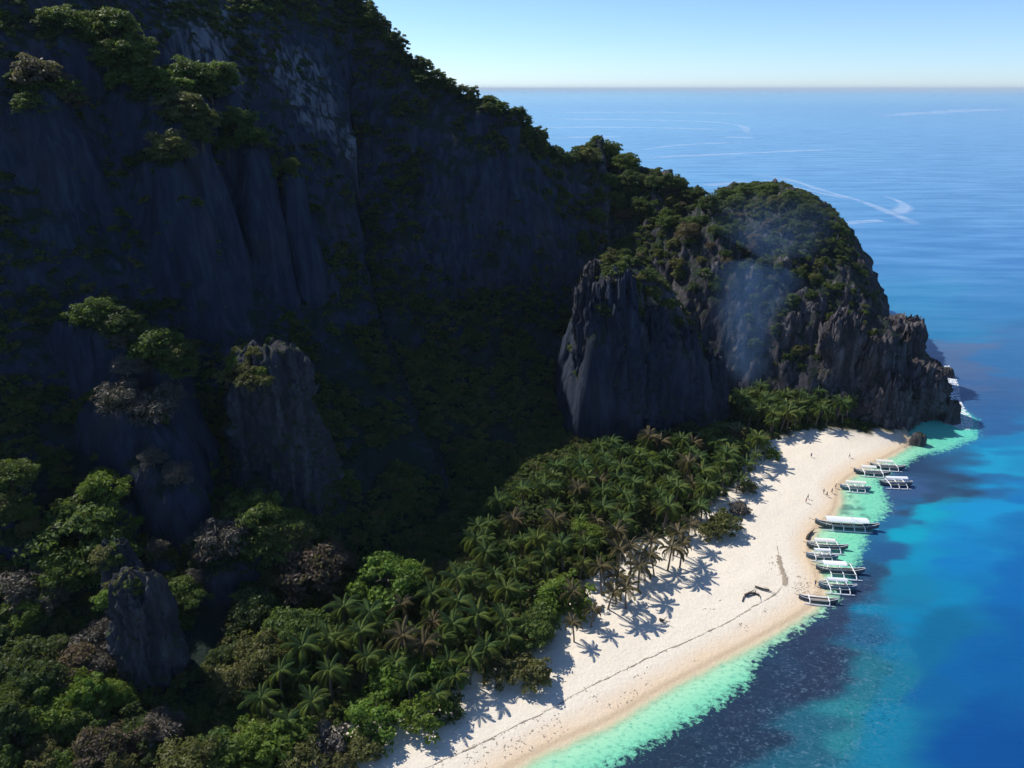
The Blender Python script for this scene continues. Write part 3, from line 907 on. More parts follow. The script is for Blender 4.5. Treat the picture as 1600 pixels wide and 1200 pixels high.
WORD = {'green': 'green leafy tree', 'dark': 'dark green tree', 'bright': 'bright green tree', 'olive': 'olive green tree', 'brown': 'reddish brown dry tree', 'grey': 'grey half bare tree'}
def region_word(px, py):
    if py < 270: return ('in the sunlit band on the upper left cliff', 'trees on the upper cliff ledge')
    if py < 690: return ('on the sunlit spur left of the tall rock tower', 'trees on the middle spur')
    if px > 300: return ('on the shaded slope between rock tower and palm grove', 'trees below the rock tower')
    return ('in the jungle around the fluted rock pillar', 'trees around the rock pillar')
for (p, r_, fol, th, px, py) in SPOTS:
    w_, g_ = region_word(px, py)
    kind = 'bare' if fol == 'grey' else 'broad'
    zz = float(sample(ZH, p[0], p[1]))
    sc = r_ / 4.0
    plant(p[0], p[1], min(p[2] - 2.6 * sc * 1.6, zz + 1.0), kind, fol, sc * 1.05, WORD[fol] + ' ' + w_, g_)
    for q in range(5 if py < 270 else (2 if r_ >= 5 else 1)):
        an = random.uniform(-.6, 2.2) - .9 if py >= 270 else random.uniform(0, 6.28)
        x2, y2 = p[0] + math.cos(an) * r_ * .9, p[1] + math.sin(an) * r_ * .9
        z2 = float(sample(ZH, x2, y2))
        if z2 > p[2] - 14:
            f2 = random.choice(['dark', fol, fol, 'green'])
            plant(x2, y2, z2 - .6, 'bare' if f2 == 'grey' else 'broad', f2, sc * random.uniform(.55, .85), WORD[f2] + ' ' + w_, g_)
# tops of the towers
for (o, p, r_), fol in zip(TOWERS, ('olive', 'olive', 'green')):
    lab = {0: 'on top of the tall rounded rock tower', 1: 'on top of the fluted rock pillar', 2: 'on the rock knob above the fluted pillar'}[TOWERS.index((o, p, r_))]
    for q in range(14 if r_ > 8 else 5):
        an = random.uniform(1.6, 5.2)
        d_ = r_ * random.uniform(.1, .85)
        f2 = random.choice(['olive', 'bright', 'green', 'olive'])
        plant(p[0] + math.cos(an) * d_, p[1] + math.sin(an) * d_, p[2] - 2.2 - d_ * d_ / r_ * .55, 'bush', f2, random.uniform(.75, 1.25), f2 + ' green bush ' + lab if f2 not in ('olive', 'green', 'bright') else {'olive': 'olive', 'green': 'green', 'bright': 'bright green'}[f2] + ' bush ' + lab, 'bushes on the rock towers')

# skyline trees of the main ridge
sk = smooth_line([r[:2] for r in RIDGE], 0)
def ridge_at(t):
    k = int(min(t, len(RIDGE) - 1.001)); f = t - k
    a, b = np.array(RIDGE[k]), np.array(RIDGE[k + 1])
    return a * (1 - f) + b * f
for t in np.arange(5.0, 9.2, .085):
    for q in range(2):
        p = ridge_at(t) + np.array([random.uniform(-1, 5), random.uniform(-6, 2), 0])
        z = float(sample(ZH, p[0], p[1]))
        f = random.choice(['dark', 'dark', 'green'])
        plant(p[0], p[1], z - .8, random.choice(['broad', 'tall']), f, random.uniform(.55, 1.05), WORD[f] + ' on the skyline of the main cliff', 'skyline trees of the main cliff')
# big trees on the saddle
for (px, py, r_, f) in [(920, 250, 5.5, 'olive'), (950, 242, 7, 'green'), (978, 260, 7, 'green'), (985, 285, 6, 'dark'), (1020, 292, 5, 'dark'), (1050, 290, 6, 'dark'), (1075, 300, 4, 'dark'), (945, 290, 6, 'green'), (960, 320, 5.5, 'green'),
                        (930, 345, 5, 'green'), (1000, 325, 5, 'dark'), (1075, 365, 6, 'brown'), (1040, 345, 4, 'green'), (1130, 300, 5, 'green'), (1165, 293, 5.5, 'green'), (1200, 293, 5.5, 'green'), (1235, 305, 5, 'green'), (1150, 312, 5, 'green'),
                        (1215, 312, 4.5, 'olive'), (1110, 318, 5, 'dark'), (1260, 325, 4, 'dark')]:
    h = hit(px, py + 16, ZH)
    if h is None: continue
    q = h[0]
    w_ = 'on the saddle between main cliff and headland' if px < 1100 else 'on the rounded top of the headland dome'
    plant(q[0], q[1] + 2, float(sample(ZH, q[0], q[1] + 2)) - .8 - r_ * .2, 'bare' if f == 'brown' else 'broad', f, r_ / 4.1, WORD[f] + ' ' + w_, 'trees of the headland crest')
for (px, py, f) in [(895, 400, 'olive'), (915, 385, 'green'), (940, 378, 'olive'), (962, 392, 'green'), (985, 412, 'dark'), (1005, 436, 'olive'), (905, 440, 'green'), (892, 470, 'grey'), (925, 505, 'olive'), (948, 490, 'green'), (905, 520, 'olive'),
                    (1022, 462, 'olive'), (1040, 480, 'green'), (1060, 505, 'dark'), (1085, 540, 'olive'), (1110, 575, 'green'), (960, 440, 'grey'), (1010, 480, 'grey')]:
    h = hit(px, py, ZH)
    if h is None: continue
    q = h[0]
    plant(q[0], q[1], q[2] - 1.0, 'bush', f, random.uniform(.9, 1.5), (WORD[f].replace('tree', 'bush')) + ' clinging to the crown of the shaded buttress', 'bushes on the buttress crown')
# smaller trees scattered over headland and buttress slopes
cnt = 0
pr = random.Random(21)
while cnt < 150:
    px, py = pr.uniform(890, 1350), pr.uniform(285, 600)
    if px > 1290 and py < 500: continue
    h = hit(px, py, ZH)
    if h is None or h[0][2] < 5 or h[0][1] > 440: continue
    q = h[0]
    gz = [float(sample(ZH, q[0] + a, q[1] + b)) for a, b in ((1.5, 0), (-1.5, 0), (0, 1.5), (0, -1.5))]
    if math.hypot(gz[0] - gz[1], gz[2] - gz[3]) / 3 > 1.9: continue
    f = pr.choice(['dark', 'green', 'dark', 'olive', 'green', 'brown' if py < 420 else 'dark'])
    w_ = 'on the buttress left of the smoke' if px < 1090 and py > 380 else ('on the slope below the saddle' if px < 1100 else 'on the headland slope right of the smoke')
    kd = pr.choice(['bush', 'bush', 'broad', 'tall'])
    plant(q[0], q[1] + .5, float(sample(ZH, q[0], q[1] + .5)) - .8, kd, f, pr.uniform(.45, .85) * (1.5 if kd == 'bush' else 1),
          (WORD[f].replace('tree', 'bush') if kd == 'bush' else WORD[f]) + ' ' + w_, 'scrub trees of the headland')
    cnt += 1

# undergrowth: the uncountable mass that covers every gentler slope (instances on points)
ucol = bpy.data.collections.new('undergrowth_sources')
for k, f in enumerate(('dark', 'green', 'dark', 'olive', 'green')):
    ucol.objects.link(bpy.data.objects.new('undergrowth_clump', crown_mesh('undergrowth_clump', M_LEAF[f], 300 + k, 1.9, 1.1, .2, 22, 30, .27, .8)))
NU = 60000
ux = rng.uniform(-210, 228, NU)
uy = rng.uniform(50, 470, NU)
uz = sample(ZH, ux, uy)
sl = sample(slope, ux, uy)
vis = (uz > 1.5) & (rng.uniform(0, 1, NU) < np.clip(1.40 - sl * .42, .24, .9)) & (fbm(ux / 14, uy / 14, 0, 3, 131) > -.32)
ridge_d, ridge_p = seg_dist(ux, uy, RIDGE)
front = (uy < np.interp(ux, [r[0] for r in RIDGE], [r[1] for r in RIDGE]) + 12)
vis &= front
hd = (ux > 25) & (uy > 228)
vis &= ~hd | ((fbm(ux / 8, uy / 8, 0, 3, 133) > .06 - .30 * sstep(28, 55, uz) * (1 - sstep(150, 175, ux))) & (rng.uniform(0, 1, NU) < .75))
ux, uy, uz, sl = ux[vis][:19000], uy[vis][:19000], uz[vis][:19000], sl[vis][:19000]
fx, fy = rng.uniform(-140, 140, 26000), rng.uniform(45, 285, 26000)
ft = sdist(fx, fy, tl_poly)
fz = np.interp(land_sd(fx, fy), [-40, -12, 0, 6, 16, 30, 60, 120], [-6, -1.3, 0.0, .75, 1.5, 1.9, 2.6, 4.0])
fk = (ft > 2.5 + 3.5 * fbm(fx / 8, fy / 8, 0, 3, 151)) & (sample(ZH, fx, fy) < 3.0) & (rng.uniform(0, 1, len(fx)) < sstep(0, 22, ft) * .5 + .32)
print('floor', fk.sum())
ux, uy, uz, sl = np.concatenate([ux, fx[fk]]), np.concatenate([uy, fy[fk]]), np.concatenate([uz, fz[fk]]), np.concatenate([sl, 0 * fx[fk]])
me = bpy.data.meshes.new('undergrowth')
me.vertices.add(len(ux))
me.vertices.foreach_set('co', np.stack([ux, uy, uz - .4], -1).astype(np.float32).ravel())
a_ = me.attributes.new('psize', 'FLOAT', 'POINT')
a_.data.foreach_set('value', (rng.uniform(.55, 1.35, len(ux)) * np.where(ux > 60, .75, 1.0)).astype(np.float32))
und = link(bpy.data.objects.new('undergrowth', me))
tag(und, 'dense dark jungle undergrowth covering the cliffs and headland', 'undergrowth', None, 'stuff')
def scatter_nodes(obj, coll):
    ng = bpy.data.node_groups.new('scatter', 'GeometryNodeTree')
    ng.interface.new_socket('Geometry', in_out='INPUT', socket_type='NodeSocketGeometry')
    ng.interface.new_socket('Geometry', in_out='OUTPUT', socket_type='NodeSocketGeometry')
    N = ng.nodes.new
    gi, go = N('NodeGroupInput'), N('NodeGroupOutput')
    ci = N('GeometryNodeCollectionInfo')
    ci.inputs['Collection'].default_value = coll
    ci.inputs['Separate Children'].default_value = True
    ci.inputs['Reset Children'].default_value = True
    iop = N('GeometryNodeInstanceOnPoints')
    iop.inputs['Pick Instance'].default_value = True
    rv = N('FunctionNodeRandomValue'); rv.data_type = 'FLOAT_VECTOR'
    rv.inputs[0].default_value = (-.25, -.25, 0); rv.inputs[1].default_value = (.25, .25, 6.28)
    at = N('GeometryNodeInputNamedAttribute'); at.data_type = 'FLOAT'; at.inputs['Name'].default_value = 'psize'
    L = ng.links.new
    L(gi.outputs[0], iop.inputs['Points']); L(ci.outputs[0], iop.inputs['Instance'])
    L(rv.outputs[0], iop.inputs['Rotation']); L(at.outputs[0], iop.inputs['Scale'])
    L(iop.outputs[0], go.inputs[0])
    m = obj.modifiers.new('scatter', 'NODES')
    m.node_group = ng
scatter_nodes(und, ucol)

# ------------------------------------------------------------------ coconut palms
def frond_mesh(name, mat, seed, L=3.9, droop=1.0, lift=.75, merge=None):
    r = np.random.default_rng(seed)
    n_ = 17
    s = np.linspace(0, 1, n_)
    ang = lift - droop * 1.75 * s ** 1.4
    dx, dz = np.cos(ang) * L / (n_ - 1), np.sin(ang) * L / (n_ - 1)
    X = np.concatenate([[0], np.cumsum(dx)[:-1]]); Z = np.concatenate([[0], np.cumsum(dz)[:-1]])
    V, F, T = [], [], []
    def quad(a, b, c, d, t):
        o = len(V); V.extend([a, b, c, d]); F.append((o, o + 1, o + 2, o + 3)); T.extend([t] * 4)
    for k in range(n_ - 1):
        w0, w1 = .06 * (1 - s[k]) + .012, .06 * (1 - s[k + 1]) + .012
        quad((X[k], -w0, Z[k]), (X[k + 1], -w1, Z[k + 1]), (X[k + 1], w1, Z[k + 1]), (X[k], w0, Z[k]), .9)
        for side in (-1, 1):
            for sub in (.0, .5):
                ss = s[k] + sub / (n_ - 1)
                if ss < .10: continue
                l = L * .19 * math.sin(math.pi * min(1, .16 + ss * .80)) ** .7
                px_, pz_ = X[k] + sub * dx[k], Z[k] + sub * dz[k]
                fw = .55 + .35 * ss
                hang = -(.45 + .40 * ss + r.uniform(-.15, .15))
                tip = (px_ + l * fw * math.cos(ang[k]), side * l * .80, pz_ + l * hang + l * fw * math.sin(ang[k]) * .5)
                wd = .055
                quad((px_ - wd, 0, pz_), (px_ + wd, 0, pz_ + .01),
                     (tip[0] * .45 + px_ * .55 + wd, tip[1] * .5, tip[2] * .35 + pz_ * .65 + .05),
                     tip, float(r.uniform(.2, .8)))
    V, F, T = np.array(V), np.array(F), np.array(T)
    return V, F, T
FR = []
for k, (dr, lf) in enumerate(((.62, 1.10), (.98, .88), (1.15, .62), (1.22, .28), (1.15, -.20))):
    V, F, T = frond_mesh('frond', None, 400 + k, 3.9, dr, lf)
    V[:, :] *= np.array([1.12, 1.0, 1.12])
    FR.append((V, F, T))
FROND_MESH = {f: [mesh_np('frond', V, F, M_LEAF[f], False, {'tint': T}) for V, F, T in FR] for f in ('palm', 'drypalm')}
def frond_layout(r, n_):
    out = []
    for k in range(n_):
        lv = min(4, int(5 * k / n_))
        out.append((lv, k * 2.39996 + r.uniform(-.4, .4), r.uniform(.70, 1.12) * (.85 if lv == 0 else 1)))
    return out
CROWNS = []
for k in range(6):
    r = random.Random(500 + k)
    Vs, Fs, Ts, off = [], [], [], 0
    for lv, an, sc in frond_layout(r, 32):
        V, F, T = FR[lv]
        c_, s_ = math.cos(an), math.sin(an)
        Vs.append(np.stack([(V[:, 0] * c_ - V[:, 1] * s_) * sc, (V[:, 0] * s_ + V[:, 1] * c_) * sc, V[:, 2] * sc], -1))
        Fs.append(F + off); Ts.append(T); off += len(V)
    CROWNS.append(mesh_np('crown', np.concatenate(Vs), np.concatenate(Fs), M_LEAF['drypalm' if k == 5 else 'palm'], False, {'tint': np.concatenate(Ts)}))
def palm_trunk(seed):
    r = random.Random(seed)
    m = MB()
    bx_, by_ = r.uniform(-.9, .9), r.uniform(-.9, .9)
    pts, rad = [], []
    for k in range(9):
        s = k / 8
        pts.append((bx_ * s * s, by_ * s * s, -.6 + 7.6 * s))
        rad.append((.27 - .13 * s) * (1.25 if k == 0 else 1) * (1.0 if k % 2 else 1.06))
    m.tube(pts, rad, 8)
    return m.mesh('trunk', M_PALMBARK, True), Vector(pts[-1])
PTR = [palm_trunk(600 + k) for k in range(5)]
palm_pos = []
pk = [0]
def palm(x, y, scale, label, group, single, dry=False, name='coconut_palm', zoff=0.0):
    pk[0] += 1
    z = ground_z(x, y)
    o = empty(name, (x, y, z + zoff), random.uniform(0, 6.28))
    o.scale = (scale,) * 3 if scale > .8 else (scale * 1.1, scale * 1.1, scale)
    o.rotation_euler = (random.gauss(0, .07), random.gauss(0, .07), o.rotation_euler.z)
    tag(o, label, 'palm', group)
    tm, top = PTR[pk[0] % 5]
    link(bpy.data.objects.new('trunk', tm), o)
    if single:
        r = random.Random(pk[0] * 3 + 1)
        for lv, an, sc in frond_layout(r, 24):
            f = link(bpy.data.objects.new('frond', FROND_MESH['drypalm' if dry else 'palm'][lv]), o)
            f.location = top
            f.rotation_euler = (0, r.uniform(-.12, .12), an)
            f.scale = (sc,) * 3
    else:
        c = link(bpy.data.objects.new('crown', CROWNS[5 if dry else pk[0] % 5]), o)
        c.location = top
    palm_pos.append((x, y))
    return o
# palms standing free on the sand (foot in the photograph)
FREE = [(897, 1002, .62), (924, 980, .62), (893, 958, .85), (950, 952, .85), (962, 935, .8), (978, 950, .9), (997, 924, .95), (940, 930, .95), (1022, 902, .8), (1043, 892, .95), (1062, 888, .9),
        (1012, 880, .9), (1052, 868, .9), (985, 900, 1.0), (965, 905, 1.0), (1075, 850, .85)]
FREE_LAB = ['smallest palm standing alone on the sand nearest the sea', 'short palm on open sand just behind the smallest lone palm']
for k, (px, py, s_) in enumerate(FREE):
    g = G(px, py, 1.8)
    lab = FREE_LAB[k] if k < 2 else 'dry brown coconut palm in the clump standing on open sand'
    palm(g[0], g[1], s_ * 1.15, lab, None if k < 2 else 'palms on the open sand', True, dry=True)
FRONT = [(755, 1056, .9), (705, 1072, .9), (690, 1110, .8), (610, 1082, 1.0), (640, 1105, .9), (720, 1090, .85), (760, 1040, 1.0), (790, 1035, .9), (430, 1142, 1.1), (490, 1140, 1.1), (520, 1098, 1.1), (455, 1160, .9),
         (1110, 790, .95), (1130, 775, .9), (1160, 750, .9), (1180, 735, .85), (1195, 720, .85), (1095, 815, .85), (1150, 770, .8), (1088, 822, .95), (1170, 712, .9), (1120, 740, .9), (830, 1005, .9), (735, 1068, 1.0)]
for (px, py, s_) in FRONT:
    g = G(px, py, 1.8)
    if px < 560: lab, gr = 'coconut palm among bright bushes at the near end of the beach', 'palms at the near beach end'
    elif px < 900: lab, gr = 'coconut palm leaning at the sand edge beside low bushes', 'palms along the near sand edge'
    else: lab, gr = 'coconut palm at the far sand edge casting shadow on the beach', 'palms along the far sand edge'
    palm(g[0], g[1], s_, lab, gr, True)
GROVE = [G(px, py, 2)[:2] for px, py in ((470, 1130), (560, 1090), (650, 1085), (745, 1045), (838, 1000), (862, 945), (920, 905), (990, 850), (1075, 820), (1110, 785), (1165, 735), (1190, 700),
                                       (1130, 690), (1010, 712), (900, 738), (812, 792), (748, 868), (700, 905), (640, 960), (540, 990), (470, 1040), (430, 1100))]
gp = np.array(GROVE)
pr = random.Random(5)
tries = 0
made = 0
while tries < 9000 and made < 175:
    tries += 1
    x, y = pr.uniform(gp[:, 0].min(), gp[:, 0].max()), pr.uniform(gp[:, 1].min(), gp[:, 1].max())
    if not inside(np.array([x]), np.array([y]), GROVE)[0]: continue
    if any((x - a) ** 2 + (y - b) ** 2 < 3.3 ** 2 for a, b in palm_pos): continue
    far = y > 185
    dry_ = pr.random() < .12
    foot_d = -float(sdist(np.array([x]), np.array([y]), FOOT)[0]); sand_d = float(sdist(np.array([x]), np.array([y]), tl_poly)[0])
    band = 'close to the open sand' if sand_d < 9 else ('in the back row under the dark cliff' if foot_d < 12 else 'in the thick of the grove')
    palm(x, y, pr.choice([pr.uniform(.6, .85), pr.uniform(.8, 1.1), pr.uniform(1.0, 1.3)]), '%s coconut palm %s, %s half' % ('brown fronded' if dry_ else 'dark green', band, 'far' if far else 'near'), 'palms in the %s half of the grove' % ('far' if far else 'near'), not far and made % 2 == 0, dry=dry_)
    made += 1
# palms under the headland
HEADP = [G(px, py, 3)[:2] for px, py in ((1160, 668), (1200, 678), (1250, 668), (1310, 664), (1330, 652), (1270, 640), (1200, 630), (1150, 634))]
hp_ = np.array(HEADP)
made = 0; tries = 0
while tries < 4000 and made < 42:
    tries += 1
    x, y = pr.uniform(hp_[:, 0].min(), hp_[:, 0].max()), pr.uniform(hp_[:, 1].min(), hp_[:, 1].max())
    if not inside(np.array([x]), np.array([y]), HEADP)[0]: continue
    if any((x - a) ** 2 + (y - b) ** 2 < 2.9 ** 2 for a, b in palm_pos): continue
    palm(x, y, pr.uniform(.8, 1.15), 'coconut palm packed under the headland crags at the far beach end', 'palms under the headland', False)
    made += 1

# broadleaf trees and bushes among the palms and along the sand
SHRUBS = [  # px, py of the foot, kind, foliage, scale, label
    (605, 945, 'broad', 'bright', 1.55, 'large rounded light green tree at the back of the grove'), (655, 950, 'broad', 'green', 1.2, 'smaller green tree touching the large rounded tree'),
    (465, 1025, 'broad', 'green', 1.7, 'leafy green tree at the left end of the palm grove'), (420, 1055, 'broad', 'olive', 1.2, 'olive tree below the leafy green tree at the grove end'), (380, 1090, 'broad', 'olive', 1.0, 'small olive tree on the edge of the deep shade'),
    (615, 1070, 'bush', 'bright', 1.9, 'bright yellow green bush behind the near sand edge'), (690, 1060, 'bush', 'bright', 1.7, 'yellow green bush among palms above the near sand'), (660, 1130, 'bush', 'bright', 1.6, 'dense green bush on the sand edge with brown base'),
    (578, 1140, 'bush', 'bright', 1.8, 'brightest green rounded bush beside the sand path'), (572, 1178, 'bush', 'olive', 1.2, 'low olive bush nearest the sea at the near beach end'), (510, 1172, 'bush', 'grey', 1.6, 'brown twiggy bush on the near sand'),
    (700, 1112, 'bush', 'dark', 1.3, 'dark bush at the sand edge below leaning palms'), (830, 1060, 'bush', 'olive', 1.5, 'yellow olive bush standing out on the sand'), (775, 1058, 'bush', 'olive', 1.3, 'low yellow bush left of the olive bush on sand'),
    (830, 1010, 'broad', 'green', 1.2, 'dark rounded tree at the corner of the open sand'), (845, 985, 'bush', 'green', 1.9, 'green bush behind the corner of the open sand'), (880, 945, 'bush', 'bright', 2.0, 'long olive green bush left of the free standing palms'), (862, 958, 'bush', 'bright', 1.5, 'lower yellow green bush beside the free standing palms'),
    (910, 860, 'broad', 'bright', 1.0, 'light green tree in the middle of the grove'), (1000, 740, 'broad', 'bright', 1.0, 'bright green tree at the back of the far grove'), (1075, 690, 'broad', 'dark', 1.1, 'dark tree at the foot of the shaded buttress'), (1130, 830, 'bush', 'olive', 1.6, 'dry olive bush on the sand below the far grove'),
    (1155, 800, 'bush', 'grey', 1.2, 'leafless grey bush on the open sand'), (1170, 765, 'bush', 'olive', .9, 'small dark bush alone on the far sand'), (1205, 712, 'bush', 'bright', .9, 'small yellow bush at the far tree line'), (1108, 838, 'bush', 'olive', 1.2, 'low dry bush beside the olive bush'),
    (440, 1185, 'bush', 'bright', 1.9, 'light green bush at the bottom edge below the palms'), (395, 1195, 'broad', 'bright', 1.0, 'light green tree at the bottom left of the sand'), (340, 1215, 'broad', 'green', 1.3, 'green tree at the bottom edge in front of the shade'), (475, 1205, 'bush', 'olive', 1.5, 'dry olive bush at the bottom edge of the sand'),
    (300, 1240, 'broad', 'olive', 1.2, 'olive tree cut by the bottom edge'), (535, 1200, 'bush', 'olive', .9, 'small tuft of bush at the very bottom of the sand'), (250, 1175, 'bare', 'grey', 1.2, 'pale grey leafless tree near the bottom edge')]
for (px, py, kind, fol, s_, lab) in SHRUBS:
    g = G(px, py, 2.2)
    plant(g[0], g[1], ground_z(g[0], g[1]) - .3, kind, fol, s_ * (1.25 if fol in ('bright', 'olive') else 1.0), lab)
# sunlit jungle in the bottom left corner
CORNER = [(20, 1120, 'green', 1.3), (60, 1105, 'green', 1.2), (110, 1095, 'bright', 1.3), (150, 1120, 'bright', 1.5), (185, 1105, 'bright', 1.4), (210, 1140, 'dark', 1.4), (130, 1160, 'green', 1.3), (80, 1150, 'green', 1.3), (30, 1170, 'dark', 1.3), (75, 1195, 'olive', 1.2),
          (160, 1195, 'brown', 1.4), (120, 1215, 'green', 1.3), (215, 1185, 'brown', 1.2), (20, 1215, 'green', 1.2), (262, 1150, 'grey', 1.2), (285, 1195, 'dark', 1.2), (190, 1230, 'olive', 1.3), (45, 1080, 'dark', 1.2), (240, 1215, 'dark', 1.3)]
for (px, py, fol, s_) in CORNER:
    p = lit_point(px, py, 0.5, 1.0)
    if p is None: p = G(px, py, 4)
    z = float(sample(ZH, p[0], p[1]))
    for (dx_, dy_) in ((0, 0), (random.uniform(-4, 4), random.uniform(-4, 4))):
      plant(p[0] + dx_, p[1] + dy_, max(z - .8, p[2] - 6 * s_) + random.uniform(-1, .5), 'bare' if fol == 'grey' else random.choice(['broad', 'tall']), fol, s_ * random.uniform(.6, .9), WORD[fol] + ' in the sunlit jungle of the bottom left corner', 'corner jungle trees', sz=1.15)

# ------------------------------------------------------------------ outrigger boats
M_WHITE = simple_mat('white_paint', (.78, .79, .80), .45, .06, 3)
M_CANVAS = simple_mat('white_canopy', (.80, .81, .83), .7, .05, 2)
M_CANOPIES = [M_CANVAS, simple_mat('cream_canopy', (.74, .72, .66), .7, .08, 2), simple_mat('grey_white_canopy', (.68, .71, .74), .7, .08, 2)]
M_HULLD = simple_mat('dark_hull_paint', (.10, .115, .13), .5, .3, 3)
M_HULLB = simple_mat('blue_hull_paint', (.13, .22, .30), .5, .3, 3)
M_WOOD = simple_mat('deck_wood', (.16, .12, .085), .8, .35, 5)
M_BAMBOO = simple_mat('pale_bamboo', (.55, .52, .45), .6, .2, 4)
def boat(px, py, length, rz, label, roof=(.22, .62), roofw=1.0, hullmat=None, out=1.0, booms=3, deck=True, mast=False, canopy=True):
    g = G(px, py, .2)
    o = empty('outrigger_boat', (g[0], g[1], 0.0), rz)
    tag(o, label, 'boat')
    L = length * .9
    Wd = max(.9, L * .085) * 1.15
    ns = 17
    V, F = [], []
    for k in range(ns):
        s = k / (ns - 1)
        x = (s - .5) * L
        ww = Wd * (math.sin(math.pi * min(1, max(0, .03 + s * .94))) ** .55) * .5 + .03
        rise = .9 * (abs(s - .5) * 2) ** 3.2 * L * .07 + (.25 * L * .06 if s < .04 else 0)
        dp = .55 + L * .02
        for (yy, zz) in ((-1, dp + .25), (-.8, .1), (-.25, -.35), (.25, -.35), (.8, .1), (1, dp + .25)):
            V.append((x, yy * ww, zz + rise))
    for k in range(ns - 1):
        for q in range(5):
            a = k * 6 + q
            F.append((a, a + 6, a + 7, a + 1))
    F.append(tuple(range(6))); F.append(tuple(range((ns - 1) * 6, ns * 6))[::-1])
    m = MB(); m.add(V, F)
    m.build('hull', hullmat or M_HULLD, o)
    m = MB()
    for k in range(ns - 1):
        for yy in (0, 5):
            a, b = Vector(V[k * 6 + yy]), Vector(V[(k + 1) * 6 + yy])
            m.tube([a, b], .07, 4, False)
    m.build('gunwale', M_WHITE, o)
    dz = .55 + L * .02
    if deck:
        m = MB(); m.box((0, 0, dz), (L * .72, Wd * .86, .08)); m.build('deck', M_WOOD, o)
    Wb = Wd * .5 + (1.0 + L * .11) * out
    for k in range(booms):
        x = L * (-.24 + .5 * k / max(1, booms - 1))
        m = MB()
        m.tube([(x, -Wb, .45), (x, -Wb * .7, dz + .35), (x, 0, dz + .42), (x, Wb * .7, dz + .35), (x, Wb, .45)], .11 + L * .002, 6)
        m.build('outrigger_boom', M_WHITE, o)
    for sy in (-1, 1):
        m = MB()
        xs = np.linspace(-.40, .38, 9)
        m.tube([(L * s, sy * Wb, .22 + .25 * max(0, -s - .3) * L * .4) for s in xs], [.10] + [.17] * 7 + [.08], 7)
        m.build('outrigger_float', M_WHITE, o)
        m = MB()
        m.tube([(L * -.24, sy * Wb * .72, dz + .45), (L * .27, sy * Wb * .72, dz + .45)], .07, 5)
        m.build('side_pole', M_BAMBOO, o)
    if canopy:
        x0, x1 = (roof[0] - .5) * L, (roof[1] - .5) * L
        hz = dz + 1.95
        rw = Wd * .5 * 1.25 * roofw
        m = MB()
        nn = 7
        V, F = [], []
        for (x, ) in ((x0,), (x1,)):
            for t in (0, .07):
                for q in range(nn):
                    yy = -rw + 2 * rw * q / (nn - 1)
                    V.append((x, yy, hz + .32 * (1 - (yy / rw) ** 2) + t))
        for q in range(nn - 1):
            F += [(q, q + 2 * nn, q + 1 + 2 * nn, q + 1), (nn + q, nn + q + 1, 3 * nn + q + 1, 3 * nn + q)]
            F += [(q, q + 1, q + 1 + nn, q + nn), (2 * nn + q, 3 * nn + q, 3 * nn + q + 1, 2 * nn + q + 1)]
        F += [(0, nn, 3 * nn, 2 * nn), (nn - 1, 3 * nn - 1, 4 * nn - 1, 2 * nn - 1)]
        m.add(V, F)
        m.build('canopy', M_CANOPIES[len(label) % 3], o)
        for x in np.linspace(x0 + .15, x1 - .15, 4):
            for sy in (-1, 1):
                m = MB(); m.tube([(x, sy * Wd * .42, dz), (x, sy * rw * .94, hz + .04)], .055, 5); m.build('canopy_post', M_WHITE, o)
        for sy in (-1, 1):
            m = MB(); m.box(((x0 + x1) / 2, sy * Wd * .33, dz + .30), ((x1 - x0) * .8, .35, .10)); m.build('bench', M_BAMBOO, o)
    if mast:
        m = MB(); m.tube([(L * .06, 0, dz), (L * .05, 0, dz + 4.6)], [.08, .05], 6); m.build('mast', M_WHITE, o)
    m = MB(); m.tube([(-L * .5, 0, dz + L * .06), (-L * .62, 0, dz + L * .085 + .3)], [.09, .04], 6); m.build('bow_spar', M_WOOD, o)
    return o
boat(1322, 824, 20, -.12, 'longest outrigger boat with a white roof running almost its full length', (.16, .82), 1.3, M_HULLD, .45, 4, True, True)
boat(1292, 856, 12.5, -.10, 'white roofed outrigger boat just below the longest boat', (.16, .66), 1.25, M_HULLD, 1.0, 3)
boat(1284, 871, 9.5, -.10, 'small low outrigger boat with a narrow white roof near the sand', (.22, .72), .9, M_HULLB, .7, 3)
boat(1312, 893, 14, -.10, 'wide white roofed outrigger boat over the edge of the dark reef', (.12, .60), 1.3, M_HULLD, 1.2, 3)
boat(1308, 918, 10.5, -.12, 'lower white roofed outrigger boat beside the wide one at the sand point', (.2, .72), 1.1, M_HULLB, 1.1, 3)
boat(1278, 939, 10.5, -.16, 'roofless dark canoe drawn up on the sand point', (.2, .6), 1, M_HULLD, .55, 2, True, False, False)
boat(1336, 764, 10.5, -.14, 'white roofed outrigger boat touching the beach beside the people', (.15, .80), 1.2, M_HULLB, .9, 3)
boat(1399, 757, 11.5, -.06, 'rightmost white roofed outrigger boat over the dark water', (.16, .82), 1.2, M_HULLD, 1.1, 3)
boat(1362, 740, 13, -.16, 'white roofed outrigger boat moored nearest the far turquoise shallows, front of the pair', (.18, .58), 1.2, M_HULLD, .8, 3)
boat(1386, 731, 12.5, -.14, 'farthest white roofed outrigger boat, behind its neighbour', (.14, .62), 1.2, M_HULLD, .8, 3)

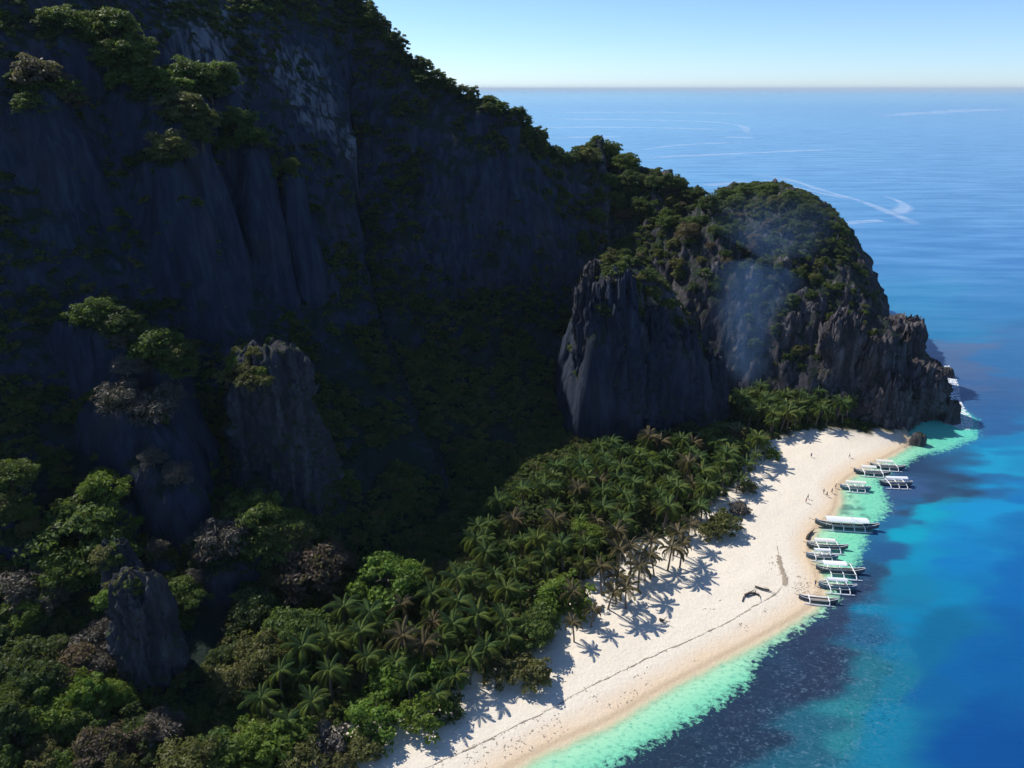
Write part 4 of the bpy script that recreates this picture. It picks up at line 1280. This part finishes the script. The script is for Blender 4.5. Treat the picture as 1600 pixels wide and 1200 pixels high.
# ------------------------------------------------------------------ people on the beach
M_SKIN = simple_mat('skin', (.33, .19, .12), .6, .1)
M_HAIR = simple_mat('dark_hair', (.02, .017, .015), .6, .2)
CLOTH = {'dark': simple_mat('dark_cloth', (.05, .055, .07), .8, .2), 'red': simple_mat('red_cloth', (.35, .06, .05), .8, .2), 'white': simple_mat('white_cloth', (.7, .7, .68), .8, .1), 'blue': simple_mat('blue_cloth', (.06, .12, .3), .8, .2)}
def person(px, py, cloth, label, rz, walk=.22):
    g = G(px, py, 1.0)
    z = ground_z(g[0], g[1])
    me = bpy.data.meshes.new('person')
    J = [((0, 0, .93), .13), ((0, 0, 1.15), .13), ((0, 0, 1.38), .15), ((0, 0, 1.50), .06), ((.01, 0, 1.60), .085), ((.015, 0, 1.70), .085),
         ((0, .10, .88), .095), ((walk * .5, .11, .48), .06), ((walk, .11, .06), .045), ((walk + .14, .11, .035), .035),
         ((0, -.10, .88), .095), ((-walk * .3, -.11, .48), .06), ((-walk, -.11, .07), .045), ((-walk + .14, -.11, .035), .035),
         ((0, .19, 1.38), .06), ((-walk * .4, .24, 1.10), .045), ((-walk * .2 + .05, .25, .86), .033), ((.03, .25, .77), .03),
         ((0, -.19, 1.38), .06), ((walk * .4, -.24, 1.10), .045), ((walk * .5 + .08, -.25, .87), .033), ((walk * .5 + .1, -.25, .78), .03)]
    E = [(0,1),(1,2),(2,3),(3,4),(4,5),(0,6),(6,7),(7,8),(8,9),(0,10),(10,11),(11,12),(12,13),(2,14),(14,15),(15,16),(16,17),(2,18),(18,19),(19,20),(20,21)]
    me.from_pydata([j[0] for j in J], E, [])
    me.materials.append(M_SKIN)
    o = link(bpy.data.objects.new('person', me))
    o.modifiers.new('skin', 'SKIN')
    for k, (p_, r_) in enumerate(J):
        me.skin_vertices[0].data[k].radius = (r_, r_)
    me.skin_vertices[0].data[0].use_root = True
    o.modifiers.new('sub', 'SUBSURF').levels = 1
    o.modifiers['sub'].render_levels = 1
    o.location = (g[0], g[1], z)
    o.rotation_euler = (0, 0, rz)
    tag(o, label, 'person')
    m = MB(); m.tube([(0, 0, .90), (0, 0, 1.05), (0, 0, 1.30), (0, 0, 1.44)], [.165, .155, .185, .12], 12); m.build('shirt', CLOTH[cloth], o, True)
    m = MB(); m.tube([(0, 0, .95), (0, 0, .82)], [.165, .175], 12)
    for sy, wx in ((.10, walk * .35), (-.10, -walk * .25)): m.tube([(0, sy, .86), (wx, sy * 1.1, .55)], [.115, .10], 10)
    m.build('shorts', CLOTH['dark' if cloth != 'dark' else 'blue'], o, True)
    m = MB(); m.tube([(-.02, 0, 1.62), (-.015, 0, 1.70), (0, 0, 1.77), (.01, 0, 1.80)], [.09, .105, .085, .02], 12); m.build('hair', M_HAIR, o, True)
    return o
person(1267, 716, 'dark', 'person in dark clothes alone on the far open sand', 1.2)
person(1327, 714, 'white', 'person in light clothes walking toward the farthest boats', -.6)
person(1287, 769, 'dark', 'person in dark clothes left of the group by the boat bow', .3)
person(1292, 773, 'red', 'person in red in front of the group by the boat bow', -1.2)
person(1300, 767, 'blue', 'person in blue right of the group by the boat bow', 2.0)
person(1306, 759, 'dark', 'person in dark clothes nearest the bow of the beached boat', 2.6)
person(1262, 779, 'white', 'person in white on dry sand apart from the boat group', .8)
person(1259, 785, 'red', 'person in red sitting apart from the boat group on sand', -.4, .1)
person(1274, 911, 'dark', 'person standing at the water edge by the wide roofed boat', .2, .1)

# ------------------------------------------------------------------ driftwood and tide lines
M_DRIFT = simple_mat('driftwood', (.07, .055, .045), .9, .4, 3)
def driftwood(pts_px, rad, label, seed):
    r = random.Random(seed)
    pts = []
    for k, (px, py) in enumerate(pts_px):
        g = G(px, py, 1.3)
        pts.append(Vector((g[0], g[1], ground_z(g[0], g[1]) + rad * .6 + r.uniform(0, .25))))
    c = pts[0].copy(); c.z -= rad * .6
    o = empty('driftwood', c)
    tag(o, label, 'driftwood')
    m = MB(); m.tube([p - c for p in pts], [rad * (1 - .5 * k / len(pts)) for k in range(len(pts))], 7); m.build('log', M_DRIFT, o, True)
    for k in range(3):
        a = pts[r.randrange(1, len(pts))] - c
        m = MB(); m.tube([a, a + Vector((r.uniform(-1.6, 1.6), r.uniform(-1.6, 1.6), r.uniform(.3, .9)))], [rad * .4, rad * .12], 5); m.build('branch', M_DRIFT, o, True)
    return o
driftwood([(1180, 917), (1188, 920), (1202, 923)], .30, 'upper dark driftwood log lying on the sand bend', 1)
driftwood([(1164, 931), (1172, 928), (1180, 927), (1187, 930)], .34, 'lower forked driftwood branch on the sand bend', 2)
driftwood([(1160, 939), (1162, 933), (1170, 926), (1178, 923)], .16, 'thin curved driftwood stick beside the forked branch', 3)
driftwood([(1262, 838), (1264, 832), (1270, 826)], .45, 'dark stump at the water edge by the longest boat', 4)
driftwood([(1030, 970), (1036, 972)], .35, 'short dark log on the sand in front of the free palms', 5)
# tide wrack: thin dark line of weed along the high-water mark, and scattered scraps below it
M_WRACK = simple_mat('dry_seaweed', (.33, .27, .20), .95, .4, 3)
def scraps(name, label, pts, sizes):
    V, F = [], []
    for (x, y, z), s in zip(pts, sizes):
        o_ = len(V)
        k = 6
        rz = random.uniform(0, 6.28)
        el = random.uniform(1.2, 3.2)
        for q in range(k):
            w_ = 2 * math.pi * q / k
            a, b = math.cos(w_) * s * el * random.uniform(.7, 1.2), math.sin(w_) * s * random.uniform(.7, 1.2)
            V.append((x + a * math.cos(rz) - b * math.sin(rz), y + a * math.sin(rz) + b * math.cos(rz), z - .03))
        V.append((x, y, z + s * .35))
        F += [(o_ + q, o_ + (q + 1) % k, o_ + k) for q in range(k)]
    me = mesh_np(name, np.array(V), np.array(F), M_WRACK, False)
    return tag(link(bpy.data.objects.new(name, me)), label, 'seaweed', None, 'stuff')
pts, szs = [], []
wl = smooth_line([G(px, py, 1.2)[:2] for px, py in ((640, 1210), (690, 1188), (770, 1150), (850, 1112), (930, 1066), (1010, 1028), (1100, 988), (1150, 964), (1195, 936), (1215, 926), (1226, 910), (1224, 893), (1217, 872), (1216, 852))], 3)
for a, b in zip(wl[:-1], wl[1:]):
    L_ = np.linalg.norm(b - a)
    for q in range(int(L_ / .45)):
        p = a + (b - a) * random.random() + np.array([random.gauss(0, .16), random.gauss(0, .16)])
        pts.append((p[0], p[1], ground_z(p[0], p[1]) + .06)); szs.append(random.uniform(.04, .12))
RV, RF = [], []
acc = 0.0
for q, p in enumerate(wl):
    t = wl[min(q + 1, len(wl) - 1)] - wl[max(q - 1, 0)]
    nr = np.array([-t[1], t[0]]) / (np.linalg.norm(t) + 1e-6)
    RV.append((p, nr))
dense = []
for (p0, n0), (p1, n1) in zip(RV[:-1], RV[1:]):
    L_ = np.linalg.norm(p1 - p0)
    for q in range(max(1, int(L_ / .35))):
        f_ = q / max(1, int(L_ / .35))
        dense.append((p0 * (1 - f_) + p1 * f_, n0 * (1 - f_) + n1 * f_))
V = []
for p, nr in dense:
    wob = .25 * float(vnoise(p[0] / 2.5, p[1] / 2.5, 0, 7))
    wd = max(.012, .08 + .26 * float(fbm(p[0] / 1.7, p[1] / 1.7, 0, 3, 9)))
    for e_ in (-1, 0, 1):
        x_, y_ = p + nr * (wob + wd * e_)
        V.append((x_, y_, ground_z(x_, y_) + (.10 if e_ == 0 else .05)))
me = mesh_np('tide_wrack', np.array(V), grid_faces(3, len(dense)), M_WRACK, True)
tag(link(bpy.data.objects.new('tide_wrack', me)), 'continuous thin line of dried weed along the upper beach', 'seaweed', None, 'stuff')
big = smooth_line([G(px, py, 1.2)[:2] for px, py in ((1226, 912), (1227, 905), (1225, 897), (1222, 892), (1219, 880), (1217, 868))], 2)
for a, b in zip(big[:-1], big[1:]):
    for q in range(14):
        p = a + (b - a) * random.random() + np.array([random.gauss(0, .22), random.gauss(0, .22)])
        pts.append((p[0], p[1], ground_z(p[0], p[1]) + .08)); szs.append(random.uniform(.10, .26))
scraps('wrack_clumps', 'loose clumps of dark seaweed along the high tide line', pts, szs)
pts, szs = [], []
for _ in range(1100):
    k = random.randrange(len(SHORE) - 30)
    a, b = SHORE[k], SHORE[k + 1]
    t_ = (b - a); nr = np.array([-t_[1], t_[0]]) / (np.linalg.norm(t_) + 1e-6)
    d_ = random.choice([random.gauss(5.2, .8), random.gauss(3.0, 1.0), random.uniform(1, 14)])
    p = a + t_ * random.random() + nr * d_
    if fbm(p[0] / 7, p[1] / 7, 0, 2, 141) < .12: continue
    if float(land_sd(np.array([p[0]]), np.array([p[1]]))[0]) < .8: continue
    pts.append((p[0], p[1], ground_z(p[0], p[1]) + .05)); szs.append(random.uniform(.05, .17))
scraps('beach_scraps', 'scattered scraps of weed and twigs on the wet sand', pts, szs)

# ------------------------------------------------------------------ smoke drifting up the headland
def volume_mat(name, color, density, noise=False):
    n = NT(name)
    v = n.n('ShaderNodeVolumePrincipled')
    v.inputs['Color'].default_value = (*color, 1)
    v.inputs['Anisotropy'].default_value = 0.0
    if noise:
        co = n.n('ShaderNodeTexCoord').outputs['Generated']
        sep = n.n('ShaderNodeSeparateXYZ'); n.l(co, sep.inputs[0])
        pos = n.n('ShaderNodeNewGeometry').outputs['Position']
        nz = n.ramp(n.noise(n.mapping(pos, (.085, .085, .035)), 1.0, 5, .62, 2.0), [(.28, 0.0), (.78, 1.0)])
        fade = n.ramp(sep.outputs[2], [(0.03, 0.0), (.14, 1.0), (.50, .60), (.92, 0.0)])
        sp = n.n('ShaderNodeSeparateXYZ'); n.l(pos, sp.inputs[0])
        def curve(comp):         # where the column's middle lies at each height
            zs = [p[2] for p in ax]
            lo, hi = min(p[comp] for p in ax), max(p[comp] for p in ax)
            tt = n.math('DIVIDE', n.math('SUBTRACT', sp.outputs[2], zs[0]), zs[-1] - zs[0], True)
            g_ = n.ramp(tt, [((z - zs[0]) / (zs[-1] - zs[0]), float((p[comp] - lo) / (hi - lo))) for z, p in zip(zs, ax)])
            return n.math('ADD', n.math('MULTIPLY', g_, hi - lo), lo), tt
        cx_, tt = curve(0); cy_, tt = curve(1)
        ddx, ddy = n.math('SUBTRACT', sp.outputs[0], cx_), n.math('SUBTRACT', sp.outputs[1], cy_)
        rr_ = n.math('SQRT', n.math('ADD', n.math('MULTIPLY', ddx, ddx), n.math('MULTIPLY', ddy, ddy)))
        lim = n.math('ADD', n.math('MULTIPLY', tt, 26.0), 7.0)
        fade = n.math('MULTIPLY', fade, n.ramp(n.math('DIVIDE', rr_, lim), [(.0, 1.0), (1.0, 0.0)], 'EASE'))
        n.l(n.math('MULTIPLY', n.math('MULTIPLY', nz, fade), density), v.inputs['Density'])
    else:
        v.inputs['Density'].default_value = density
    n.l(v.outputs[0], n.out.inputs['Volume'])
    return n.m
m = MB()
ax = [P(1166, 618, 266), P(1165, 600, 267), P(1166, 560, 269), P(1170, 500, 272), P(1184, 430, 276), P(1202, 370, 280), P(1216, 320, 284), P(1224, 290, 287)]
m.tube([tuple(p) for p in ax], [4, 9, 13, 18, 24, 28, 30, 12], 18)
sm = m.build('smoke_plume', volume_mat('smoke', (.26, .52, 1.0), .040, True))
tag(sm, 'thin blue smoke drifting up in front of the headland', 'smoke', None, 'stuff')

# ------------------------------------------------------------------ haze
m = MB()
m.box((0, 60000, 95), (404000, 184000, 204))
hz = m.build('haze', volume_mat('sea_haze', (.78, .92, 1.0), 2.8e-5))
tag(hz, 'thin blue sea haze over the whole bay', 'haze', None, 'stuff')
